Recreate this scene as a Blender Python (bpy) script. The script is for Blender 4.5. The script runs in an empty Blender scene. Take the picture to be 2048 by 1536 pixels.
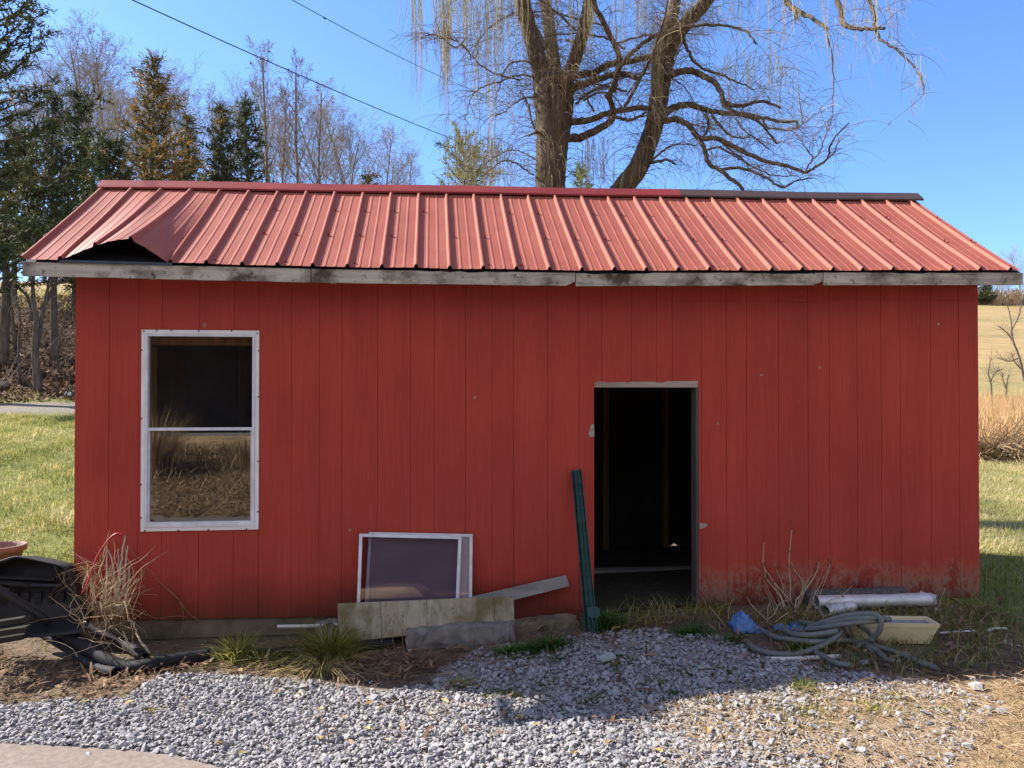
import bpy, math, random
import numpy as np
from mathutils import Vector, Matrix
R = math.radians
rng = np.random.default_rng(7)
random.seed(7)
SC = bpy.context.scene
COL = SC.collection

# ------------------------------------------------------------------ camera
CAM = np.array([2.417, -5.53, 1.58])
YAW, PITCH, F = R(6.0), R(0.63), 1538.0          # F in pixels of the 2048 px wide photograph
cd = bpy.data.cameras.new('camera'); cam = bpy.data.objects.new('camera', cd); COL.objects.link(cam)
cam.location = CAM; cam.rotation_euler = (R(90) + PITCH, 0, -YAW)
cd.sensor_width = 36; cd.lens = F / 2048 * 36; cd.clip_end = 2000; cd.clip_start = 0.05
SC.camera = cam

# ------------------------------------------------------------------ light
SUN = np.array([-1.17, 0.53, 1.0]); SUN /= np.linalg.norm(SUN)
w = bpy.data.worlds.new('World'); SC.world = w; w.use_nodes = True
nt = w.node_tree; bg = nt.nodes['Background']
sky = nt.nodes.new('ShaderNodeTexSky'); sky.sky_type = 'NISHITA'; sky.sun_disc = False
sky.sun_elevation = math.asin(SUN[2]); sky.sun_rotation = math.atan2(SUN[0], SUN[1])
sky.altitude = 300; sky.air_density = 1.0; sky.dust_density = 0.6; sky.ozone_density = 2.5
tintn = nt.nodes.new('ShaderNodeMix'); tintn.data_type = 'RGBA'; tintn.blend_type = 'MULTIPLY'; tintn.inputs[0].default_value = 1
tintn.inputs[7].default_value = (.58, .76, 1.06, 1)               # clear late winter sky: a deeper blue than the model's
# added bank of thin bright cloud, unseen behind the camera, to brighten shaded surfaces
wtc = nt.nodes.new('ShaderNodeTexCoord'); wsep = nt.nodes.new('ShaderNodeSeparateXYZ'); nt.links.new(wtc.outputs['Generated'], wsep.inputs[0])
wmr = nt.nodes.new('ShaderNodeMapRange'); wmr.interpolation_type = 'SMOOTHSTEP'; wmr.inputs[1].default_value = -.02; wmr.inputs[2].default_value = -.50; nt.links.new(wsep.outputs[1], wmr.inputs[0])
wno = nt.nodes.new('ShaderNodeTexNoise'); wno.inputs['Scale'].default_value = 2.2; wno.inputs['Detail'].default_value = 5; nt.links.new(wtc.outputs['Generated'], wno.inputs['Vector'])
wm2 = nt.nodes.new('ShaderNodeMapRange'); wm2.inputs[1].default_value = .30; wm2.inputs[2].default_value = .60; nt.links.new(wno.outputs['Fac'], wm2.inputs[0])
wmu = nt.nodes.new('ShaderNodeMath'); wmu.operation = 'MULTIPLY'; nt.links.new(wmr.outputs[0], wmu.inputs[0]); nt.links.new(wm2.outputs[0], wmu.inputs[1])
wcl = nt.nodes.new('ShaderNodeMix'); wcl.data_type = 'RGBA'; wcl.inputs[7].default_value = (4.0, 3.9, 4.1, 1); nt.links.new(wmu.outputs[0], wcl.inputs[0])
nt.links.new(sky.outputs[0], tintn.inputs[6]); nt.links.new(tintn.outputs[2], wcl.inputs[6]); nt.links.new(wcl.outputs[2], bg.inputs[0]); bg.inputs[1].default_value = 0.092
ld = bpy.data.lights.new('sun', 'SUN'); ld.energy = 4.3; ld.angle = R(0.55); ld.color = (1, 0.94, 0.84)
sun = bpy.data.objects.new('sun', ld); COL.objects.link(sun)
sun.rotation_euler = Vector(-SUN).to_track_quat('-Z', 'Y').to_euler()
vs = SC.view_settings; vs.view_transform = 'Standard'; vs.look = 'None'; vs.gamma = 1; vs.exposure = 1.62
SC.cycles.max_bounces = 8; SC.cycles.transparent_max_bounces = 12

# ------------------------------------------------------------------ helpers: space
RIGHT = np.array([math.cos(YAW), -math.sin(YAW), 0])
FWD0 = np.array([math.sin(YAW), math.cos(YAW), 0])
FWD = FWD0 * math.cos(PITCH) + np.array([0, 0, 1]) * math.sin(PITCH)
UP = -FWD0 * math.sin(PITCH) + np.array([0, 0, 1]) * math.cos(PITCH)
def ray(x, y): return FWD + RIGHT * ((x - 1024) / F) + UP * ((768 - y) / F)
def P(x, y, d): return CAM + ray(x, y) * d                       # a point at depth d
def PY(x, y, Y):                                                  # a point on the vertical plane at depth Y of the shed
    r = ray(x, y); return CAM + r * ((Y - CAM[1]) / r[1])
def sm(t): t = np.clip(t, 0, 1); return t * t * (3 - 2 * t)
LY = [-40, 0, 2.9, 5.1, 8.2, 10.35, 11.9, 12.5, 16.7, 20, 37, 80, 150, 400]
LZ = [-.14, -.14, .10, .44, .95, 1.19, 1.30, 1.47, 3.42, 4.47, 7.4, 12, 16, 20]
RY = [-40, 12, 29, 36, 115, 200, 400]
RZ = [0, 0, .25, 1.9, 16.4, 19, 20]
def gz(x, y):
    x = np.asarray(x, float); y = np.asarray(y, float)
    yc = np.maximum(y, 0)
    t = sm((x - 2 - .03 * yc) / (3 + .42 * yc))
    z = np.interp(y, LY, LZ) * (1 - t) + np.interp(y, RY, RZ) * t
    z = z + .62 * sm((-5.15 - y) / 2.6) * sm((1.1 - x) / 1.1)
    z = z + .012 * np.sin(3.1 * x + 1.3) * np.sin(2.7 * y + .4) + np.where(y > 2, .05, 0) * np.sin(.9 * x) * np.sin(1.1 * y + 1)
    return z
def gpx(x, y, dz=0.0):                                            # where the line of sight meets the ground
    r = ray(x, y); a = 1.5
    for _ in range(60):
        p = CAM + r * a
        h = p[2] - gz(p[0], p[1]) - dz
        if h < .0005: break
        a += max(.5 * h / max(.05, -r[2] + .25), .0005)
    return p
def base(x, D):
    p = P(x, 785, D); return np.array([p[0], p[1], float(gz(p[0], p[1]))])
def ztop(y, D): return float(P(1024, y, D)[2])

# ------------------------------------------------------------------ helpers: objects
def setp(o, label=None, cat=None, group=None, kind=None):
    if label: o['label'] = label
    if cat: o['category'] = cat
    if group: o['group'] = group
    if kind: o['kind'] = kind
    return o
def thing(name, label, cat, loc=(0, 0, 0), group=None):
    o = bpy.data.objects.new(name, None); COL.objects.link(o)
    o.location = tuple(float(v) for v in loc); o.empty_display_size = .1
    return setp(o, label, cat, group)
def wl(o):                                                        # world offset of an unrotated parent chain
    v = np.zeros(3)
    while o is not None: v = v + np.array(o.location); o = o.parent
    return v
class G:
    def __init__(s): s.v = []; s.f = []; s.n = 0; s.t = []; s.c = 0
    def add(s, v, f, tint=0.0):
        v = np.asarray(v, float).reshape(-1, 3)
        for q in f: s.f.append(np.asarray(q, int).reshape(-1, len(q[0]) if not isinstance(q, np.ndarray) else q.shape[1]) + s.n)
        s.v.append(v); s.t.append(np.broadcast_to(np.asarray(tint, float), (len(v),))); s.n += len(v); return s
    def faces(s, v, f, tint=0.0):
        groups = {}
        for q in f: groups.setdefault(len(q), []).append(q)
        return s.add(v, [np.array(g) for g in groups.values()], tint)
    def box(s, lo, hi, M=None, tint=0.0):
        lo = np.asarray(lo, float); hi = np.asarray(hi, float)
        v = np.array([[(lo, hi)[i][0], (lo, hi)[j][1], (lo, hi)[k][2]] for i in (0, 1) for j in (0, 1) for k in (0, 1)])
        if M is not None: v = v @ np.array(M[0]).T + np.array(M[1])
        return s.add(v, [np.array([[0, 1, 3, 2], [4, 6, 7, 5], [0, 4, 5, 1], [2, 3, 7, 6], [0, 2, 6, 4], [1, 5, 7, 3]])], tint)
    def tube(s, p, r, n=6, cap=True, tint=0.0):
        p = np.asarray(p, float); k = len(p); r = np.broadcast_to(np.asarray(r, float), (k,))
        t = np.gradient(p, axis=0); t /= np.linalg.norm(t, axis=1)[:, None] + 1e-12
        m = np.abs(t).mean(0); ref = np.eye(3)[int(np.argmin(m))]
        a = np.cross(t, ref); a /= np.linalg.norm(a, axis=1)[:, None] + 1e-12
        b = np.cross(t, a)
        an = np.arange(n) * 2 * math.pi / n
        v = p[:, None, :] + r[:, None, None] * (np.cos(an)[None, :, None] * a[:, None, :] + np.sin(an)[None, :, None] * b[:, None, :])
        i = np.arange(k - 1)[:, None] * n; j = np.arange(n)[None, :]; j2 = (j + 1) % n
        q = np.stack([i + j, i + j2, i + n + j2, i + n + j], -1).reshape(-1, 4)
        fs = [q]
        if cap and n > 3: fs.append(np.array([list(range(n))[::-1], [(k - 1) * n + x for x in range(n)]]))
        return s.add(v.reshape(-1, 3), fs, tint)
    def prism(s, poly, d, tint=0.0):                              # 3D polygon pushed along d
        a = np.asarray(poly, float); n = len(a); d = np.asarray(d, float)
        v = np.vstack([a, a + d])
        s.add(v, [np.array([list(range(n))[::-1], [n + i for i in range(n)]]),
                  np.array([[i, (i + 1) % n, n + (i + 1) % n, n + i] for i in range(n)])], tint); return s
    def lathe(s, prof, c=(0, 0, 0), n=24, tint=0.0):
        pr = np.array(prof, float); k = len(pr); an = np.arange(n) * 2 * math.pi / n
        v = np.stack([pr[:, 0:1] * np.cos(an), pr[:, 0:1] * np.sin(an), np.repeat(pr[:, 1:2], n, 1)], -1).reshape(-1, 3) + np.array(c)
        i = np.arange(k - 1)[:, None] * n; j = np.arange(n)[None, :]; j2 = (j + 1) % n
        return s.add(v, [np.stack([i + j, i + j2, i + n + j2, i + n + j], -1).reshape(-1, 4)], tint)
    def build(s, name, m, parent=None, smooth=False, bevel=0):
        v = np.concatenate(s.v) if s.v else np.zeros((0, 3))
        if parent is not None: v = v - wl(parent)
        me = bpy.data.meshes.new(name)
        me.vertices.add(len(v)); me.vertices.foreach_set('co', v.astype(np.float32).ravel())
        tot = np.concatenate([np.full(len(f), f.shape[1]) for f in s.f]); idx = np.concatenate([f.ravel() for f in s.f])
        st = np.concatenate([[0], np.cumsum(tot)[:-1]])
        me.loops.add(len(idx)); me.loops.foreach_set('vertex_index', idx.astype(np.int32))
        me.polygons.add(len(tot)); me.polygons.foreach_set('loop_start', st.astype(np.int32)); me.polygons.foreach_set('loop_total', tot.astype(np.int32))
        me.polygons.foreach_set('use_smooth', np.full(len(tot), smooth))
        me.update(calc_edges=True); me.validate()
        at = me.attributes.new('tint', 'FLOAT', 'POINT'); at.data.foreach_set('value', np.concatenate(s.t).astype(np.float32))
        me.materials.append(m)
        o = bpy.data.objects.new(name, me); COL.objects.link(o)
        if parent is not None: o.parent = parent
        if bevel:
            b = o.modifiers.new('bevel', 'BEVEL'); b.width = bevel; b.segments = 2; b.limit_method = 'ANGLE'
        return o
def smooth_path(pts, n=8):
    p = np.asarray(pts, float)
    if len(p) < 3: return np.array([p[0] + (p[-1] - p[0]) * t for t in np.linspace(0, 1, n)])
    q = np.vstack([2 * p[0] - p[1], p, 2 * p[-1] - p[-2]]); out = []
    for i in range(1, len(q) - 2):
        for t in np.linspace(0, 1, n, endpoint=False):
            a, b, c, d = q[i - 1], q[i], q[i + 1], q[i + 2]
            out.append(.5 * (2 * b + (c - a) * t + (2 * a - 5 * b + 4 * c - d) * t * t + (3 * b - a - 3 * c + d) * t ** 3))
    out.append(p[-1]); return np.array(out)

# ------------------------------------------------------------------ helpers: materials
class N:
    def __init__(s, name):
        s.m = bpy.data.materials.new(name); s.m.use_nodes = True; s.t = s.m.node_tree
        s.b = s.t.nodes['Principled BSDF']; s.out = s.t.nodes['Material Output']
        s.tc = s.t.nodes.new('ShaderNodeTexCoord')
    def nd(s, k, **kw):
        n = s.t.nodes.new(k)
        for a, b in kw.items(): setattr(n, a, b)
        return n
    def put(s, sock, v):
        if hasattr(v, 'is_linked') or hasattr(v, 'links'): s.t.links.new(v, sock)
        elif isinstance(v, (tuple, list)) and sock.type == 'RGBA': sock.default_value = (*v[:3], 1)
        else: sock.default_value = v
    def noise(s, sc=(1, 1, 1), scale=5, detail=4, rough=.6, dist=0):
        mp = s.nd('ShaderNodeMapping'); mp.inputs['Scale'].default_value = sc
        s.t.links.new(s.tc.outputs['Object'], mp.inputs[0])
        n = s.nd('ShaderNodeTexNoise'); s.t.links.new(mp.outputs[0], n.inputs['Vector'])
        for k, v in (('Scale', scale), ('Detail', detail), ('Roughness', rough), ('Distortion', dist)): n.inputs[k].default_value = v
        return n.outputs['Fac']
    def ramp(s, fac, stops, interp='LINEAR'):
        r = s.nd('ShaderNodeValToRGB'); e = r.color_ramp.elements; r.color_ramp.interpolation = interp
        while len(e) < len(stops): e.new(.5)
        for x, (p, c) in zip(e, stops): x.position = p; x.color = (*c[:3], 1) if isinstance(c, (tuple, list)) else (c, c, c, 1)
        s.put(r.inputs[0], fac); return r.outputs[0]
    def mix(s, f, a, b, mode='MIX'):
        n = s.nd('ShaderNodeMix', data_type='RGBA', blend_type=mode)
        s.put(n.inputs[0], f); s.put(n.inputs[6], a); s.put(n.inputs[7], b); return n.outputs[2]
    def math(s, op, a, b=0.0, c=0.0):
        n = s.nd('ShaderNodeMath', operation=op); s.put(n.inputs[0], a); s.put(n.inputs[1], b); s.put(n.inputs[2], c); return n.outputs[0]
    def attr(s, name='tint', out='Fac'): return s.nd('ShaderNodeAttribute', attribute_name=name).outputs[out]
    def bump(s, h, strength=.3, dist=.01):
        b = s.nd('ShaderNodeBump'); b.inputs['Strength'].default_value = strength; b.inputs['Distance'].default_value = dist
        s.put(b.inputs['Height'], h); s.put(s.b.inputs['Normal'], b.outputs[0]); return b.outputs[0]
    def xyz(s):
        n = s.nd('ShaderNodeSeparateXYZ'); s.t.links.new(s.tc.outputs['Object'], n.inputs[0]); return n.outputs
    def done(s, col, rough=.8, metal=0, spec=.3, trans=0):
        s.put(s.b.inputs['Base Color'], col); s.put(s.b.inputs['Roughness'], rough); s.b.inputs['Metallic'].default_value = metal
        s.b.inputs['Specular IOR Level'].default_value = spec
        if trans:
            tr = s.nd('ShaderNodeBsdfTranslucent'); s.put(tr.inputs[0], col)
            mx = s.nd('ShaderNodeMixShader'); mx.inputs[0].default_value = trans
            s.t.links.new(s.b.outputs[0], mx.inputs[1]); s.t.links.new(tr.outputs[0], mx.inputs[2]); s.t.links.new(mx.outputs[0], s.out.inputs[0])
        return s.m
def plain(name, c, c2=None, scale=8, sc=(1, 1, 1), rough=.8, bump=.0, bd=.01, metal=0, spec=.3, trans=0, detail=4):
    n = N(name); c2 = c2 or tuple(x * .7 for x in c)
    f = n.noise(sc, scale, detail); col = n.ramp(f, [(.3, c2), (.7, c)])
    if bump: n.bump(f, bump, bd)
    return n.done(col, rough, metal, spec, trans)
def tinted(name, stops, rough=.8, trans=0, spec=.2, nscale=0):
    n = N(name); col = n.ramp(n.attr(), stops)
    if nscale: col = n.mix(.5, col, n.ramp(n.noise((1, 1, 1), nscale, 3), [(.3, .45), (.7, 1.0)]), 'MULTIPLY')
    return n.done(col, rough, 0, spec, trans)

def m_siding(sx=1.0, sy=1.0):
    n = N('painted_siding')
    grain = n.noise((55 * sx, 55 * sy, 2.2), 1, 5, .65, .3)
    broad = n.noise((4 * sx, 4 * sy, .5), 1, 3)
    blot = n.noise((1, 1, 1), 1.3, 4)
    col = n.ramp(grain, [(.25, (.345, .047, .034)), (.55, (.385, .055, .040)), (.8, (.42, .062, .045))])
    col = n.mix(.55, col, n.ramp(broad, [(.3, .74), (.7, 1.08)]), 'MULTIPLY')
    col = n.mix(.5, col, n.ramp(blot, [(.35, .8), (.7, 1.05)]), 'MULTIPLY')
    z = n.xyz()
    patch = n.noise((1.3, 1.3, .6), 3.4, 3, .55)
    flakes = n.noise((26, 26, 17), 1, 6, .8, .4)
    low = n.ramp(n.math('MULTIPLY_ADD', n.math('SUBTRACT', patch, .5), .55, z[2]), [(.10, 1.0), (.34, 0.0)])
    right = n.ramp(n.math('MULTIPLY', z[0], .1), [(.085, 0.0), (.108, 1.0)])
    worn = n.math('MULTIPLY', n.math('MULTIPLY', low, right), n.ramp(n.math('MULTIPLY_ADD', patch, .62, n.math('SUBTRACT', flakes, .12)), [(.645, 0.0), (.735, 1.0)]))
    col = n.mix(n.math('MULTIPLY', worn, .8), col, (.36, .26, .19))
    dirt = n.math('MULTIPLY', n.ramp(n.math('MULTIPLY_ADD', n.math('SUBTRACT', patch, .5), .35, z[2]), [(.0, 1.0), (.30, 0.0)]), .75)
    col = n.mix(dirt, col, (.055, .022, .014))
    spk = n.noise((1, 1, 1), 34, 1, .5)
    col = n.mix(n.ramp(spk, [(.80, 0.0), (.83, .6)]), col, (.45, .22, .18))
    n.bump(grain, .4, .004)
    return n.done(col, .7, 0, .12)
M_SIDE = m_siding()
M_SIDE_X = m_siding(.1, 1)
def m_roof(name, c1, c2):
    n = N(name)
    a = n.noise((1, 1, 1), 2.2, 4); b = n.noise((30, 2.5, 2.5), 1, 4); c = n.noise((1, 1, 1), 160, 2)
    col = n.ramp(a, [(.3, c2), (.7, c1)])
    col = n.mix(.3, col, n.ramp(b, [(.3, .68), (.7, 1.12)]), 'MULTIPLY')
    sp = n.noise((9, 1.2, 1.2), 1.4, 6, .75); col = n.mix(n.ramp(sp, [(.60, 0.0), (.78, .35)]), col, (.16, .075, .055))
    col = n.mix(.35, col, n.ramp(c, [(.3, .75), (.7, 1.1)]), 'MULTIPLY')
    n.bump(n.noise((1, .4, 1), 4, 2), .08, .01)
    return n.done(col, n.ramp(a, [(.3, .56), (.7, .68)]), 0, .2)
M_ROOF = m_roof('faded_red_metal', (.345, .103, .070), (.285, .078, .053))
M_CAP = m_roof('red_metal', (.25, .035, .035), (.19, .025, .025))
M_CAPD = m_roof('brown_metal', (.085, .055, .050), (.06, .038, .036))
def m_wood(name, stops, axis=0, stain=None, f=28, bump=.5, rough=.85):
    n = N(name); sc = [f, f, f]; sc[axis] = 1.6
    g = n.noise(tuple(sc), 1, 5, .7, .5)
    col = n.ramp(g, stops)
    if stain:
        s2 = [3, 3, 3]; s2[axis] = 2.2
        col = n.mix(n.ramp(n.noise(tuple(s2), 1.6, 5, .65), [(.47, 0.0), (.66, .92)]), col, stain)
        spk = n.noise((1, 1, 1), 22, 3, .7); col = n.mix(n.ramp(spk, [(.60, 0.0), (.70, .85)]), col, stain)
    n.bump(g, bump, .004); return n.done(col, rough, 0, .15)
M_FASC = m_wood('weathered_board', [(.25, (.15, .135, .115)), (.5, (.37, .34, .295)), (.8, (.54, .50, .44))], 0, (.05, .032, .02), 20)
M_GREYW = m_wood('grey_plank', [(.25, (.10, .095, .09)), (.5, (.24, .23, .22)), (.8, (.36, .34, .32))], 0)
M_GREYV = m_wood('grey_jamb', [(.25, (.035, .033, .031)), (.6, (.085, .082, .078)), (.8, (.15, .14, .13))], 2)
M_PLY = m_wood('plywood_weathered', [(.2, (.14, .12, .085)), (.5, (.31, .27, .20)), (.8, (.42, .38, .30))], 2, (.13, .11, .05), 20)
M_STUD = m_wood('pine_stud', [(.25, (.16, .07, .025)), (.6, (.30, .14, .05)), (.8, (.38, .19, .08))], 2)
M_BARE = m_wood('bare_wood', [(.25, (.16, .13, .11)), (.6, (.34, .29, .25)), (.8, (.46, .40, .35))], 0, None, 20)
M_WHITE = plain('white_paint', (.74, .73, .74), (.60, .59, .60), 6, rough=.45, bump=.1)
M_ALU = plain('white_aluminium', (.68, .68, .72), (.46, .46, .48), 9, rough=.4)
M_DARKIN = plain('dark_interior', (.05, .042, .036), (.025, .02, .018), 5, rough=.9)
M_TAR = plain('tar_paper', (.02, .022, .028), (.012, .012, .016), 5, rough=.8)
M_CONC = plain('concrete', (.23, .215, .20), (.09, .082, .072), 9, rough=.9, bump=.6, bd=.02, detail=8)
M_FOUND = plain('old_foundation', (.20, .16, .105), (.07, .058, .038), 6, rough=.95, bump=.6, bd=.02, detail=8)
M_BLACK = plain('black_plastic', (.022, .020, .019), (.012, .011, .011), 12, rough=.6, spec=.3, bump=.15)
M_PIPE = plain('black_pipe', (.020, .020, .024), (.011, .011, .013), 12, rough=.72, spec=.2)
M_TERRA = plain('terracotta', (.30, .20, .155), (.18, .125, .10), 12, rough=.85, bump=.2)
M_POST = plain('green_post_paint', (.016, .070, .066), (.007, .040, .040), 14, rough=.5, bump=.15)
M_TARP = plain('blue_tarp', (.10, .20, .42), (.06, .13, .30), 14, rough=.5, bump=.4)
M_DUCT = plain('galvanised_metal', (.62, .60, .61), (.42, .40, .41), 7, rough=.5, metal=.35)
M_NET = plain('dark_netting', (.14, .135, .14), (.03, .03, .032), 60, rough=.9, bump=1.0, bd=.02)
M_PLANT = plain('cream_plastic', (.66, .57, .36), (.55, .47, .28), 6, rough=.6, bump=.1)
M_PLIN = plain('grey_soil', (.30, .29, .28), (.17, .16, .15), 25, rough=.9, bump=.5)
M_HOSE = plain('grey_hose', (.15, .16, .15), (.10, .108, .10), 14, rough=.6)
M_PVC = plain('white_pvc', (.62, .60, .57), (.42, .39, .35), 10, rough=.5)
M_REDP = plain('red_plastic', (.42, .025, .03), (.30, .018, .022), 12, rough=.35, spec=.5)
M_ASPH = plain('worn_tarmac', (.235, .19, .16), (.15, .12, .10), 30, rough=.95, bump=.5, bd=.006, detail=9)
M_LOG = m_wood('log_wood', [(.25, (.22, .14, .07)), (.5, (.42, .29, .16)), (.8, (.55, .40, .24))], 0, None, 10)
M_STONE = plain('field_stone', (.28, .22, .16), (.15, .11, .08), 4, rough=.95, bump=.6, bd=.03)
M_BROWNW = m_wood('dark_house_wall', [(.25, (.02, .014, .01)), (.6, (.045, .032, .022)), (.8, (.06, .04, .03))], 0)
def m_bark(name, c1, c2, c3):
    n = N(name); g = n.noise((16, 16, 3), 1, 6, .7, .8); l = n.noise((1, 1, 1), 2.2, 4)
    col = n.ramp(g, [(.3, c1), (.55, c2), (.75, c3)]); col = n.mix(n.ramp(l, [(.5, 0.0), (.7, .5)]), col, (.12, .10, .035))
    n.bump(g, 1.0, .03); return n.done(col, .95, 0, .1)
M_BARK = m_bark('willow_bark', (.030, .023, .019), (.13, .099, .075), (.25, .205, .165))
M_BARKG = m_bark('grey_bark', (.05, .04, .035), (.14, .115, .10), (.22, .19, .17))
M_TWIG = tinted('willow_twigs', [(0, (.13, .085, .065)), (.45, (.25, .18, .125)), (.75, (.33, .29, .15)), (1, (.50, .46, .24))], .8, .15)
M_BTWIG = tinted('bare_twigs', [(0, (.12, .095, .072)), (1, (.28, .235, .185))], .9)
M_DRY = tinted('dry_stems', [(0, (.16, .10, .055)), (.5, (.36, .25, .14)), (1, (.60, .47, .30))], .8, .25)
M_CEDAR = tinted('cedar_leaves', [(0, (.026, .038, .016)), (.45, (.065, .078, .030)), (.62, (.13, .12, .042)), (.8, (.34, .18, .045)), (1, (.46, .24, .07))], .7, .25)
M_PINE = tinted('pine_leaves', [(0, (.07, .10, .035)), (.5, (.27, .28, .08)), (1, (.40, .38, .12))], .7, .35)
M_GRASS = tinted('grass_blades', [(0, (.05, .09, .018)), (.4, (.175, .195, .034)), (.65, (.34, .31, .08)), (.85, (.46, .39, .16)), (1, (.58, .47, .25))], .7, .45)
M_WEED = tinted('weed_leaves', [(0, (.03, .075, .016)), (.6, (.075, .16, .035)), (1, (.19, .26, .06))], .6, .35)
M_STRAW = tinted('straw', [(0, (.22, .135, .075)), (.5, (.40, .28, .165)), (1, (.58, .45, .29))], .75, .3)
M_MEADOW = tinted('meadow_stems', [(0, (.34, .19, .09)), (.5, (.56, .36, .17)), (1, (.70, .52, .28))], .8, .35)
M_LITTER = tinted('leaf_litter', [(0, (.055, .032, .02)), (.5, (.155, .088, .05)), (1, (.31, .205, .125))], .85, .2)
M_LEAF = tinted('yellow_leaf', [(0, (.36, .20, .08)), (.5, (.52, .36, .13)), (1, (.66, .53, .22))], .7, .3)
M_GRAVEL = tinted('gravel_stone', [(0, (.205, .195, .20)), (.5, (.315, .305, .31)), (.85, (.395, .38, .375)), (1, (.44, .385, .33))], .9, 0, .2, 60)
def m_glass(name, refl, tint, rough=.0, wave=0, dust=None, dlo=.42, dhi=.54):
    n = N(name); n.t.nodes.remove(n.b)
    tr = n.nd('ShaderNodeBsdfTransparent'); tr.inputs[0].default_value = (*tint, 1)
    gl = n.nd('ShaderNodeBsdfGlossy'); gl.inputs['Roughness'].default_value = rough
    if wave:
        b = n.nd('ShaderNodeBump'); b.inputs['Strength'].default_value = wave; b.inputs['Distance'].default_value = .02
        n.put(b.inputs['Height'], n.noise((1, 1, 1), 1.1, 1)); n.t.links.new(b.outputs[0], gl.inputs['Normal'])
    mx = n.nd('ShaderNodeMixShader'); mx.inputs[0].default_value = refl
    n.t.links.new(tr.outputs[0], mx.inputs[1]); n.t.links.new(gl.outputs[0], mx.inputs[2])
    if dust:
        df = n.nd('ShaderNodeBsdfDiffuse'); df.inputs[0].default_value = (*dust, 1); m2 = n.nd('ShaderNodeMixShader')
        n.put(m2.inputs[0], n.ramp(n.noise((1, 1, 1), 3, 4), [(.3, dlo), (.7, dhi)])); n.t.links.new(mx.outputs[0], m2.inputs[1]); n.t.links.new(df.outputs[0], m2.inputs[2]); mx = m2
    n.t.links.new(mx.outputs[0], n.out.inputs[0])
    return n.m
M_GLASS = m_glass('window_glass', .13, (.8, .8, .8), 0, 0, (.40, .37, .35), .004, .02)
M_GLASS2 = m_glass('leaning_glass', .15, (.30, .24, .28), .03, .12, (.62, .50, .56))

M_GLASS3 = m_glass('clear_sash_glass', .07, (.78, .76, .80), .02, .12)
# ================================================================== SETTING: ground
def axis(segs):
    out = []
    for a, b, d in segs: out += list(np.arange(a, b, d))
    return np.array(out + [segs[-1][1]])
gx = axis([(-420, -60, 30), (-60, -14, 3), (-14, -3, .5), (-3, 9, .12), (9, 24, .5), (24, 60, 3), (60, 420, 30)])
gy = axis([(-120, -20, 10), (-20, -9, 1), (-9, 3, .12), (3, 20, .35), (20, 50, 2), (50, 140, 8), (140, 400, 40)])
XX, YY = np.meshgrid(gx, gy); ZZ = gz(XX, YY)
nx, ny = len(gx), len(gy)
vv = np.stack([XX, YY, ZZ], -1).reshape(-1, 3)
ii = (np.arange(ny - 1)[:, None] * nx + np.arange(nx - 1)[None, :]).ravel()
ground_g = G().add(vv, [np.stack([ii, ii + 1, ii + nx + 1, ii + nx], -1)])
n = N('ground_soil')
big = n.noise((1, 1, 1), 1.1, 5); fine = n.noise((1, 1, 1), 26, 5, .7); far = n.noise((.05, .05, .05), 3, 4)
soil = n.ramp(fine, [(.25, (.055, .042, .030)), (.55, (.15, .115, .080)), (.8, (.27, .21, .145))])
grass = n.ramp(fine, [(.25, (.055, .070, .018)), (.5, (.15, .165, .045)), (.8, (.36, .30, .13))])
straw = n.ramp(fine, [(.25, (.13, .085, .045)), (.55, (.28, .19, .105)), (.8, (.42, .31, .185))])
med = n.noise((.25, .9, .5), 1, 6, .7)
field = n.mix(.75, n.ramp(far, [(.35, (.36, .245, .12)), (.65, (.27, .22, .095))]), n.ramp(med, [(.3, .62), (.65, 1.12)]), 'MULTIPLY')
litter = n.ramp(fine, [(.25, (.035, .022, .014)), (.55, (.09, .055, .033)), (.8, (.17, .11, .066))])
grav = n.ramp(fine, [(.25, (.15, .135, .12)), (.55, (.29, .27, .255)), (.8, (.40, .38, .36))])
col = soil
for nm, c in (('grass', grass), ('straw', straw), ('litter', litter), ('field', field), ('gravel', grav)):
    col = n.mix(n.attr(nm), col, c)
n.bump(fine, .8, .03)
M_GROUND = n.done(col, .95, 0, .1)
ground = setp(ground_g.build('ground', M_GROUND, None, True), kind='structure')

def poly_mask(x, y, poly, soft=.0):
    x = np.asarray(x, float); y = np.asarray(y, float); ins = np.zeros(x.shape, bool); p = np.asarray(poly)[:, :2]
    for (x1, y1), (x2, y2) in zip(p, np.roll(p, -1, 0)):
        c = ((y1 > y) != (y2 > y)); ins ^= c & (x < (x2 - x1) * (y - y1) / (y2 - y1 + 1e-12) + x1)
    return ins
def wpoly(pts): return np.array([gpx(*p)[:2] for p in pts])
TARMAC = np.vstack([wpoly([(0, 1489), (120, 1495), (230, 1501), (330, 1511), (420, 1531), (470, 1560), (520, 1620), (560, 1700)]), [(.8, -5.4), (-2.6, -5.4), (-3.5, -3.2)]])
GRAVEL = np.vstack([wpoly([(0, 1416), (130, 1402), (250, 1400), (330, 1352), (420, 1352), (520, 1358), (640, 1368), (760, 1385), (860, 1372), (900, 1330), (960, 1296), (1080, 1290), (1180, 1268), (1300, 1262), (1440, 1272), (1560, 1318), (1720, 1350), (1900, 1372)]), wpoly([(2000, 1405), (1960, 1470), (1900, 1560)]), [(5.2, -3.9), (3.4, -5.2), (1.2, -4.6), (.3, -4.2), (-1.4, -3.3), (-2.6, -2.9)]])
def hsh(x, y, s=0):                                               # smooth pseudo noise 0..1
    return .5 + .25 * (np.sin(1.7 * x + 2.3 * y + s) + np.sin(-2.9 * x + 1.1 * y + 2 * s + 1)) * .9 + .05 * np.sin(7.1 * x + 6.3 * y + s)
GXv, GYv = vv[:, 0], vv[:, 1]
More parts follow.
